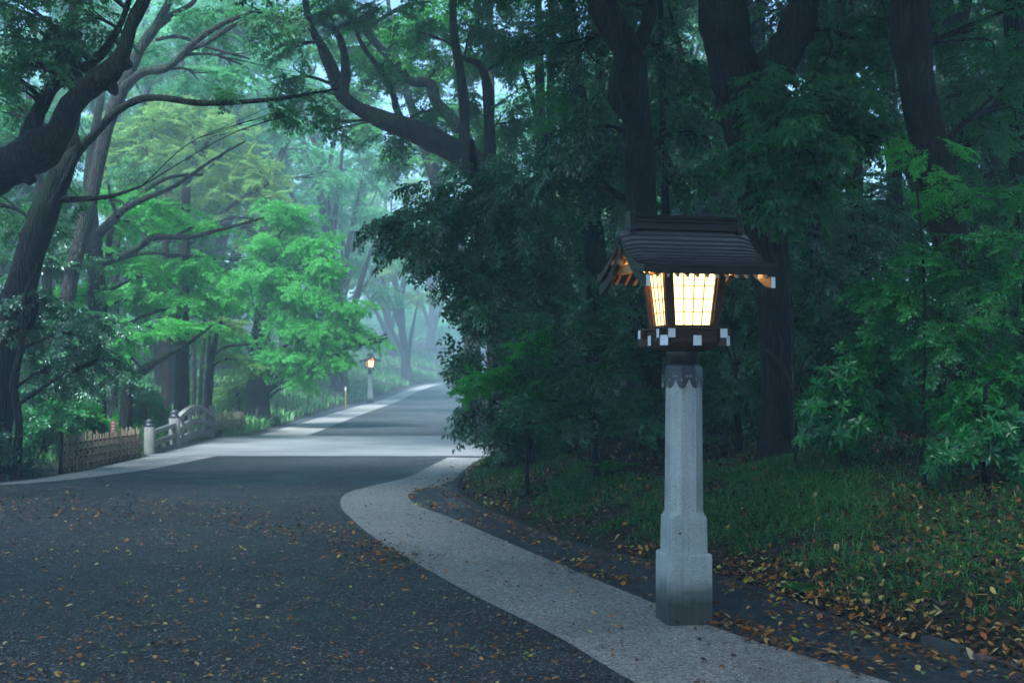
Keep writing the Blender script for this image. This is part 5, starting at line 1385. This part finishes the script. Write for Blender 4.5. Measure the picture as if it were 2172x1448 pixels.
def leaves_on(name, label, X, Y, zfun, rs, smin, smax, pal, lift=0.014, tilt=0.25):
    n = len(X)
    z = zfun(X, Y) + lift
    a = rs.uniform(0, 6.28, n); l = rs.uniform(smin, smax, n); w = l * rs.uniform(0.22, 0.42, n)
    d = np.stack([np.cos(a), np.sin(a), rs.normal(0, tilt, n)], 1)
    s = np.stack([-np.sin(a), np.cos(a), rs.normal(0, tilt, n)], 1)
    b = np.stack([X, Y, z], 1)
    cur = rs.uniform(-0.05, 0.35, n) * l
    V = np.zeros((n, 6, 3))
    ax = rs.uniform(-0.1, 0.1, n) * l          # a slight sideways sweep
    for k, (t, sd, up) in enumerate(((-0.5, 0, 0), (-0.18, 1, 0.6), (0.2, 0.8, 0.8), (0.55, 0, 0.5), (0.2, -0.8, 0.8), (-0.18, -1, 0.6))):
        V[:, k] = b + d * (t * l)[:, None] + s * (sd * w * 0.8 + ax * (t + 0.5) ** 2)[:, None]
        V[:, k, 2] += np.where(cur > 0, cur, 0.4 * cur) * up
    zmin = (z - lift + 0.002)[:, None]
    V[:, :, 2] = np.maximum(V[:, :, 2], zmin)
    k = np.arange(n) * 6
    T = np.concatenate([np.stack([k, k + 1, k + 5], 1), np.stack([k + 1, k + 2, k + 5], 1), np.stack([k + 2, k + 4, k + 5], 1), np.stack([k + 2, k + 3, k + 4], 1)])
    o = tri_mesh(name, V.reshape(-1, 3), T, M['litter'], None, np.repeat(pal, 6))
    return tag(o, label, 'fallen leaves', kind='stuff')

def gravel():
    rs = np.random.default_rng(150)
    n = 16000
    Y = 4.5 + 12 * rs.uniform(0, 1, n) ** 1.3
    X = rs.uniform(-0.46, 0.34, n) * Y
    ic = np.array(catmull(inner, 8)); xi = np.interp(Y, ic[:, 1], ic[:, 0])
    keep = (X < xi) & (X > XL(Y) + 0.3)
    X, Y = X[keep], Y[keep]; n = len(X)
    r_ = rs.uniform(0.003, 0.009, n) * rs.uniform(0.8, 1.6, n)
    o_ = np.array([[1, 0, 0], [0, 1, 0], [-1, 0, 0], [0, -1, 0], [0, 0, 0.8], [0, 0, -0.6]])
    jit = 1 + rs.uniform(-0.35, 0.35, (n, 6, 1))
    V = o_[None] * jit * r_[:, None, None] + np.stack([X, Y, np.full(n, 0.011)], 1)[:, None, :]
    f = np.array([[0, 1, 4], [1, 2, 4], [2, 3, 4], [3, 0, 4], [1, 0, 5], [2, 1, 5], [3, 2, 5], [0, 3, 5]])
    T = (np.arange(n) * 6)[:, None, None] + f[None]
    o = tri_mesh('gravel', V.reshape(-1, 3), T.reshape(-1, 3), M['chips'])
    tag(o, 'loose grey stone chips strewn over the near road', 'gravel', kind='stuff')
gravel()

def litter():
    rs = np.random.default_rng(140)
    zr = lambda X, Y: rise(Y) + 0.012
    # scattered over the near road
    n = 13000
    Y = 4.5 + 13.5 * rs.uniform(0, 1, n) ** 1.5
    X = rs.uniform(-0.46, 0.30, n) * Y
    inner_x = np.interp(Y, np.array(catmull(inner, 8))[::-1][:, 1][::-1], np.array(catmull(inner, 8))[:, 0])
    keep = (X < inner_x - 0.02) & (X > XL(Y) + 0.3) & (rs.uniform(0, 1, n) < 0.35 + 0.9 * vnoise(X, Y, 1.3, 41))
    X, Y = X[keep], Y[keep]; n = len(X)
    pal = rs.choice([0.1, 0.22, 0.33, 0.45, 0.55, 0.64, 0.74, 0.82, 0.90, 0.97], n, p=[.07, .11, .13, .14, .13, .12, .11, .10, .05, .04]) + rs.normal(0, 0.03, n)
    leaves_on('fallen_leaves', 'brown, orange and yellow leaves scattered over the near road', X, Y, zr, rs, 0.012, 0.050, np.clip(pal, 0, 1), 0.008, 0.18)
    # dark drift that curves across the carriageway
    n = 2200
    t = rs.uniform(0, 1, n)
    cx = np.interp(t, [0, 0.3, 0.55, 0.75, 1], [-60, 380, 620, 760, 900]); cy = np.interp(t, [0, 0.3, 0.55, 0.75, 1], [1082, 1090, 1122, 1160, 1215])
    cy = cy + rs.normal(0, 20, n) ; cx = cx + rs.normal(0, 30, n)
    Y = F * EYE / (cy - HZ); X = (cx - 1086) / F * Y
    keep = rs.uniform(0, 1, n) < 0.25 + vnoise(X, Y, 1.6, 42)
    X, Y = X[keep], Y[keep]; n = len(X)
    leaves_on('leaf_drift', 'dark band of broken leaves and grit curving across the road', X, Y, zr, rs, 0.02, 0.06, np.clip(rs.beta(1.6, 2.6, n), 0, 0.8))
    # gutter lines: along the outer edge of the strip, and at the foot of the bank
    n = 9000
    Y = rs.uniform(4.6, 22, n)
    oc_ = np.array(catmull(outer, 8)); o2 = np.interp(Y, oc_[:, 1], oc_[:, 0])
    xr = XR(Y)
    which = rs.uniform(0, 1, n) < 0.55
    X = np.where(which, xr + 0.0 - np.abs(rs.normal(0, 0.22, n)) + 0.02, o2 + 0.14 + rs.normal(0, 0.12, n))
    keep = (X < xr - 0.04) & (rs.uniform(0, 1, n) < np.clip(1.6 * vnoise(X, Y, 1.4, 43) - 0.1, 0.05, 1) * np.clip((14 - Y) / 4, 0.25, 1))
    X, Y = X[keep], Y[keep]; n = len(X)
    pal = np.clip(rs.choice([0.2, 0.35, 0.48, 0.57, 0.64, 0.74, 0.82, 0.95], n, p=[.24, .22, .15, .10, .08, .10, .08, .03]) + rs.normal(0, 0.03, n), 0, 1)
    leaves_on('gutter_leaves', 'orange and brown leaves gathered along the gutter beside the bank', X, Y, zr, rs, 0.022, 0.065, pal)
    # strip: a few
    n = 500
    Y = 5 + 14 * rs.uniform(0, 1, n) ** 1.4
    ic = np.array(catmull(inner, 8)); xi = np.interp(Y, ic[:, 1], ic[:, 0]); xo = np.interp(Y, oc_[:, 1], oc_[:, 0])
    X = xi + (xo - xi) * rs.uniform(0.05, 0.95, n)
    leaves_on('strip_leaves', 'few small dry leaves lying on the paved strip', X, Y, zr, rs, 0.015, 0.045, np.clip(rs.beta(1.5, 2, n), 0, 1))
    # thick band of leaves heaped on the foot of the bank
    n = 9000
    Y = rs.uniform(4.8, 24, n); d = np.abs(rs.normal(0, 0.28, n))
    X = XR(Y) + 0.02 + d
    keep = rs.uniform(0, 1, n) < np.clip(2.0 * vnoise(X, Y, 1.1, 45) - 0.25, 0.05, 1) * np.clip((12.5 - Y) / 3, 0.12, 1)
    X, Y = X[keep], Y[keep]; n = len(X)
    pal = np.clip(rs.choice([0.15, 0.27, 0.40, 0.52, 0.62, 0.74, 0.82, 0.88], n, p=[.14, .18, .16, .12, .10, .12, .13, .05]) + rs.normal(0, 0.03, n), 0, 1)
    leaves_on('foot_leaves', 'thick band of yellow and brown leaves heaped at the foot of the bank', X, Y, zt, rs, 0.022, 0.062, pal, 0.025, 0.4)
    # bank litter
    n = 90000
    Y = rs.uniform(5, 25, n); d = rs.uniform(0, 1, n) ** 0.8 * 6.5
    X = XR(Y) + 0.03 + d
    pxx = 1086 + X / Y * F
    keep = rs.uniform(0, 1, n) < np.where(pxx > 1850, 1.0, 0.55) * np.clip(1.8 * vnoise(X, Y, 1.2, 44) - 0.2, 0.1, 1)
    X, Y = X[keep], Y[keep]; n = len(X)
    pal = np.clip(rs.choice([0.08, 0.18, 0.27, 0.38, 0.50, 0.62, 0.76, 0.82], n, p=[.18, .22, .20, .17, .10, .05, .04, .04]) + rs.normal(0, 0.03, n), 0, 1)
    leaves_on('leaf_litter', 'brown leaf litter lying over the soil of the bank', X, Y, zt, rs, 0.02, 0.062, pal, 0.03, 0.5)
litter()

# ------------------------------------------------------------------ bridge railing, fences, posts, small things
def railing():
    root = empty('bridge_railing', (-7.05, 24.9, 0))
    tag(root, 'low stone bridge railing with round capped posts and an arched rail', 'railing')
    o0 = Vector((-7.05, 24.9, 0))
    def newel(x, y, h, r):
        mb = MB()
        c = Vector((x, y, 0)) - o0
        mb.lathe([(r * 1.05, -0.05), (r * 1.05, 0.06), (r, 0.09), (r, h * 0.76), (r * 0.9, h * 0.78)], 20, 0, (c.x, c.y))
        po = mb.build('newel_post', M['granite_plain'], root)
        MB().lathe([(r * 0.80, h * 0.78), (r * 0.95, h * 0.81), (r * 0.80, h * 0.86), (r * 0.62, h * 0.88), (r * 0.86, h * 0.93), (r * 0.5, h * 0.985), (0.02, h)], 20, 0, (c.x, c.y)).build('finial', M['metal'], po)
    newel(-7.05, 24.9, 0.70, 0.105)
    newel(-7.12, 27.0, 0.82, 0.115)
    def rail(pts, w, h):
        mb = MB()
        rings = []
        for i, p in enumerate(pts):
            p = Vector(p) - o0
            rings.append([(p.x - w / 2, p.y, p.z - h / 2), (p.x + w / 2, p.y, p.z - h / 2), (p.x + w / 2, p.y, p.z + h / 2), (p.x - w / 2, p.y, p.z + h / 2)])
        mb.loops(rings)
        mb.build('rail', M['granite_plain'], root)
    a, b2 = (-7.05, 25.0), (-7.12, 26.9)
    for za, zb in ((0.42, 0.50), (0.19, 0.27), (0.03, 0.06)):
        rail([(a[0], a[1], za), ((a[0] + b2[0]) / 2, (a[1] + b2[1]) / 2, (za + zb) / 2), (b2[0], b2[1], zb)], 0.10, 0.085)
    arc = [(-7.12 - 0.26 * t, 27.1 + 4.4 * t) for t in np.linspace(0, 1, 22)]
    def az(t, z0, z1, bow): return z0 + (z1 - z0) * t + bow * math.sin(math.pi * min(1, t * 1.0)) 
    for z0, z1, bow, hh in ((0.58, 0.52, 0.26, 0.10), (0.30, 0.26, 0.22, 0.11), (0.07, 0.08, 0.12, 0.16)):
        rail([(x, y, az(t, z0, z1, bow)) for (x, y), t in zip(arc, np.linspace(0, 1, 22))], 0.11, hh)
    for t in (0.16, 0.36, 0.56, 0.76, 0.92):
        x, y = -7.12 - 0.26 * t, 27.1 + 4.4 * t
        MB().box((x + 7.05, y - 24.9, (az(t, 0.07, 0.08, 0.12) + az(t, 0.58, 0.52, 0.26)) / 2), (0.075, 0.10, az(t, 0.58, 0.52, 0.26) - az(t, 0.07, 0.08, 0.12)), 0).build('baluster', M['granite_plain'], root)
    for y in (25.7, 26.4):
        x = -7.05 - 0.07 * (y - 25) / 1.9
        MB().box((x + 7.05, y - 24.9, 0.13), (0.07, 0.09, 0.20), 0).build('baluster', M['granite_plain'], root)
    MB().box((-7.42 + 7.05, 31.65 - 24.9, 0.36), (0.12, 0.12, 0.86), 0, bev=0.01).build('end_post', M['granite_plain'], root)
railing()

def bamboo_fence(x0, y0, x1, y1, h0, h1, n, rails, label, lean_from=2.0, end_post=True, seed=3):
    rs = random.Random(seed)
    root = empty('bamboo_fence', (x0, y0, 0))
    tag(root, label, 'fence', 'bamboo fences either side of the bridge railing')
    dx, dy = x1 - x0, y1 - y0
    L = math.hypot(dx, dy)
    nx, ny = dy / L, -dx / L
    for i in range(n):
        t = (i + 0.5) / n
        h = (h0 + (h1 - h0) * t) * rs.uniform(0.93, 1.06)
        le = max(0.0, t - lean_from) * 0.9
        bx, by = dx * t + rs.uniform(-.01, .01), dy * t
        tx, ty = bx - dx / L * le * h * 0.9, by - dy / L * le * h * 0.9
        r_ = rs.uniform(0.013, 0.019)
        MB().tube([(bx, by, -0.03), ((bx + tx) / 2, (by + ty) / 2, h * 0.5), (tx, ty, h)], [r_, r_ * 0.97, r_ * 0.93], 7).build('bamboo_pole', M['bamboo'], root)
    for k in range(rails):
        zr = 0.10 + 0.80 * (k + 0.35) / rails
        for s in (1, -1):
            mb = MB()
            off = 0.026 * s
            mb.tube([(nx * off, ny * off, h0 * zr), (dx * 0.5 + nx * off, dy * 0.5 + ny * off, (h0 + h1) / 2 * zr + 0.01), (dx * 1.0 + nx * off, dy * 1.0 + ny * off, h1 * zr)], [0.013, 0.013, 0.012], 7)
            mb.build('rail', M['bamboo'], root)
        tw = MB()
        for i in range(0, n, 2):
            t = (i + 0.5) / n
            tw.box((dx * t + nx * 0.027, dy * t + ny * 0.027, (h0 + (h1 - h0) * t) * zr), (0.038, 0.038, 0.035), 0, bev=0.008)
        tw.build('binding', M['twine'], root)
    if end_post:
        MB().lathe([(0.034, -0.05), (0.034, h0 * 1.10), (0.02, h0 * 1.12)], 10).build('post', M['stake'], root)
bamboo_fence(-7.12, 20.2, -7.06, 24.35, 0.60, 0.56, 34, 4, 'weathered bamboo fence left of the bridge, its right end slumping', 0.72, True, 5)
bamboo_fence(-7.42, 31.8, -7.02, 33.6, 0.62, 0.58, 20, 2, 'short dense bamboo fence at the far end of the bridge railing', 2.0, True, 6)

def stake(px, base_py, top_py, Y, w, label, group='dark stakes on the verge before the distant lantern'):
    x = (px - 1086) / F * Y
    z0 = zg(x, Y)
    h = max(0.3, (base_py - top_py) / F * Y)
    root = MB().lathe([(w, -0.1), (w * 0.95, h * 0.5), (w * 0.9, h), (w * 0.4, h + 0.02)], 9).build('stake', M['stake'], None, (x, Y, z0))
    tag(root, label, 'stake', group)
for px, b_, t_, Y, lab in ((513, 925, 885, 34, 'dark stake at the end of the short bamboo fence'), (545, 903, 862, 36.5, 'dark stake right at the foot of the bright maple trunk'), (587, 893, 845, 40, 'dark stake just right of the maple trunk'), (618, 881, 838, 44, 'dark stake nearer the lantern of the two in the bare leaf-strewn verge'),
                           (654, 862, 822, 49, 'dark stake standing where the verge turns green'), (686, 850, 815, 55, 'thin dark stake in the green verge left of the yellow marker'), (711, 843, 815, 60, 'thin dark stake closest to the yellow marker')):
    stake(px, b_, t_, Y, 0.035, lab)

def marker(name, label, px, Y, h, w, body, cap, cap_h):
    x = (px - 1086) / F * Y
    root = empty(name, (x, Y, zg(x, Y)))
    tag(root, label, 'post')
    MB().box((0, 0, h / 2 - 0.05), (w, w, h + 0.1), 0, bev=w * 0.1).build('post', body, root)
    MB().box((0, 0, h + cap_h / 2), (w * 1.15, w * 1.15, cap_h), 0, bev=w * 0.12).build('top', cap, root)
marker('marker_post', 'slim yellow marker post with a white top, left of the distant lantern', 733, 58, 0.78, 0.05, M['yellow'], M['white'], 0.17)
marker('marker_post', 'faint yellow post high on the hazy grass slope', 953, 118, 1.1, 0.16, M['yellow'], M['yellow'], 0.1)
marker('marker_post', 'short white marker post among the undergrowth at the left edge', 16, 19.6, 0.20, 0.05, M['stake'], M['white'], 0.20)

x, y = (980 - 1086) / F * 125, 125
sg = empty('sign_board', (x, y, zg(x, y)))
tag(sg, 'tiny white board at the top of the hazy slope', 'sign')
MB().box((0, 0, 0.6), (0.08, 0.08, 1.3), 0).build('post', M['stake'], sg)
MB().box((0, -0.06, 1.45), (0.75, 0.04, 0.5), 0, bev=0.01).build('board', M['white'], sg)

x, y = (240 - 1086) / F * 23.0, 23.0
sg = empty('warning_sign', (x, y, zg(x, y)))
tag(sg, 'small upright red and white sign just above the bamboo fence', 'sign')
MB().box((0, 0.012, 0.30), (0.03, 0.02, 0.75), 0).build('post', M['stake'], sg)
sb = MB()
zc = EYE + (HZ - 906) / F * 23.0 - zg(x, y)
sb.box((0, -0.006, zc), (0.075, 0.014, 0.24), 0, bev=0.003)
for k in range(4):        # column of white characters, too small to read
    zz = zc + 0.083 - 0.053 * k
    sb.box((0, -0.0145, zz + 0.011), (0.042, 0.003, 0.008), 1)
    sb.box((0, -0.0145, zz - 0.004), (0.050, 0.003, 0.007), 1)
    sb.box((0.002, -0.0155, zz - 0.001), (0.009, 0.003, 0.032), 1)
sb.build('board', [M['red'], M['white']], sg)

# edging beam and rope at the foot of the bank, lower right
ax, ay = G(1962, 1372); bx_, by_ = G(2045, 1398)
eb = MB()
eb.bar((0, 0, 0.035), (bx_ - ax, by_ - ay, 0.03), 0.06, 0.07, 0)
tag(eb.build('edging_beam', M['kerb'], None, (ax, ay, 0)), 'dark edging beam half buried in leaves at the foot of the bank', 'beam')
def rope(pts, label):
    c = catmull([(*G(px, py), 0.03) for px, py in pts], 24)
    o0 = c[0].copy()
    mb = MB()
    s = np.concatenate([[0], np.cumsum(np.linalg.norm(np.diff(c, axis=0), axis=1))])
    n = int(s[-1] / 0.012)
    t = np.linspace(0, s[-1], n)
    cc = np.stack([np.interp(t, s, c[:, k]) for k in range(3)], 1) - o0
    d = np.gradient(cc, axis=0); d /= np.linalg.norm(d, axis=1, keepdims=True)
    sd = np.stack([-d[:, 1], d[:, 0], np.zeros(n)], 1)
    for ph in (0, 2 * math.pi / 3, 4 * math.pi / 3):
        a = t / 0.10 * 2 * math.pi + ph
        q = cc + sd * (0.012 * np.cos(a))[:, None] + np.array([0, 0, 1.0]) * (0.012 * np.sin(a))[:, None]
        mb.tube([tuple(p) for p in q], [0.012] * n, 6)
    tag(mb.build('rope', M['rope'], None, tuple(o0)), label, 'rope')
rope([(2046, 1397), (2090, 1408), (2120, 1412), (2180, 1432), (2230, 1448)], 'thick twisted grey rope lying along the foot of the bank at lower right')

# ferns
def fern(px, py, Y, L, n, label, seed):
    rs = np.random.default_rng(seed)
    x = (px - 1086) / F * Y
    root_z = zg(x, Y)
    ks = []
    for i in range(n):
        a = i * 2 * math.pi / n + rs.uniform(-0.3, 0.3)
        h = np.array([math.cos(a), math.sin(a), 0])
        sd = np.array([-math.sin(a), math.cos(a), 0])
        l = L * rs.uniform(0.7, 1.1)
        prev = np.zeros(3)
        for k in range(14):
            t = (k + 1) / 14
            p = h * (l * t * 0.85) + np.array([0, 0, l * (0.75 * t - 0.62 * t * t)])
            w = l * 0.22 * math.sin(math.pi * min(1, 0.12 + t * 0.9)) + 0.004
            for s in (-1, 1):
                ld = unit(sd * s + h * 0.45 + np.array([0, 0, -0.15]))
                ks.append(kite(p, ld, h, np.array([0, 0, 1.0]), w, w * 0.17, 0.1 * w))
            ks.append(np.array([prev, (prev + p) / 2 + sd * 0.003, p, (prev + p) / 2 - sd * 0.003]))
            prev = p
    V = np.array(ks).reshape(-1, 3)
    o = tri_mesh('fern', V, kite_tris(len(V)), M['fresh'], None, np.repeat(rs.uniform(0.2, 0.8, len(ks)), 4))
    o.location = (x, Y, root_z)
    tag(o, label, 'fern', 'ferns on the bank')
fern(1705, 1278, 8.95, 0.22, 8, 'small bright fern at the foot of the bank right of the lantern', 151)
fern(1290, 1020, 14.2, 0.50, 9, 'larger dim fern on the shaded bank left of the lantern post', 152)
fern(2150, 1300, 8.6, 0.20, 7, 'small fern among the brown leaves at the far right', 153)

# ------------------------------------------------------------------ haze: one even body of air round everything
hz = MB()
hz.box((20, 142, 20), (520, 330, 44), 0)
m, nt, b = mat('haze_air')
nt.nodes.remove(b)
pv = N(nt, 'ShaderNodeVolumePrincipled')
pv.inputs['Color'].default_value = (0.70, 0.89, 1.0, 1)
pv.inputs['Density'].default_value = 0.0036
pv.inputs['Anisotropy'].default_value = 0.0
nt.links.new(pv.outputs[0], nt.nodes['Material Output'].inputs['Volume'])
ho = hz.build('haze', m)
tag(ho, kind='stuff')
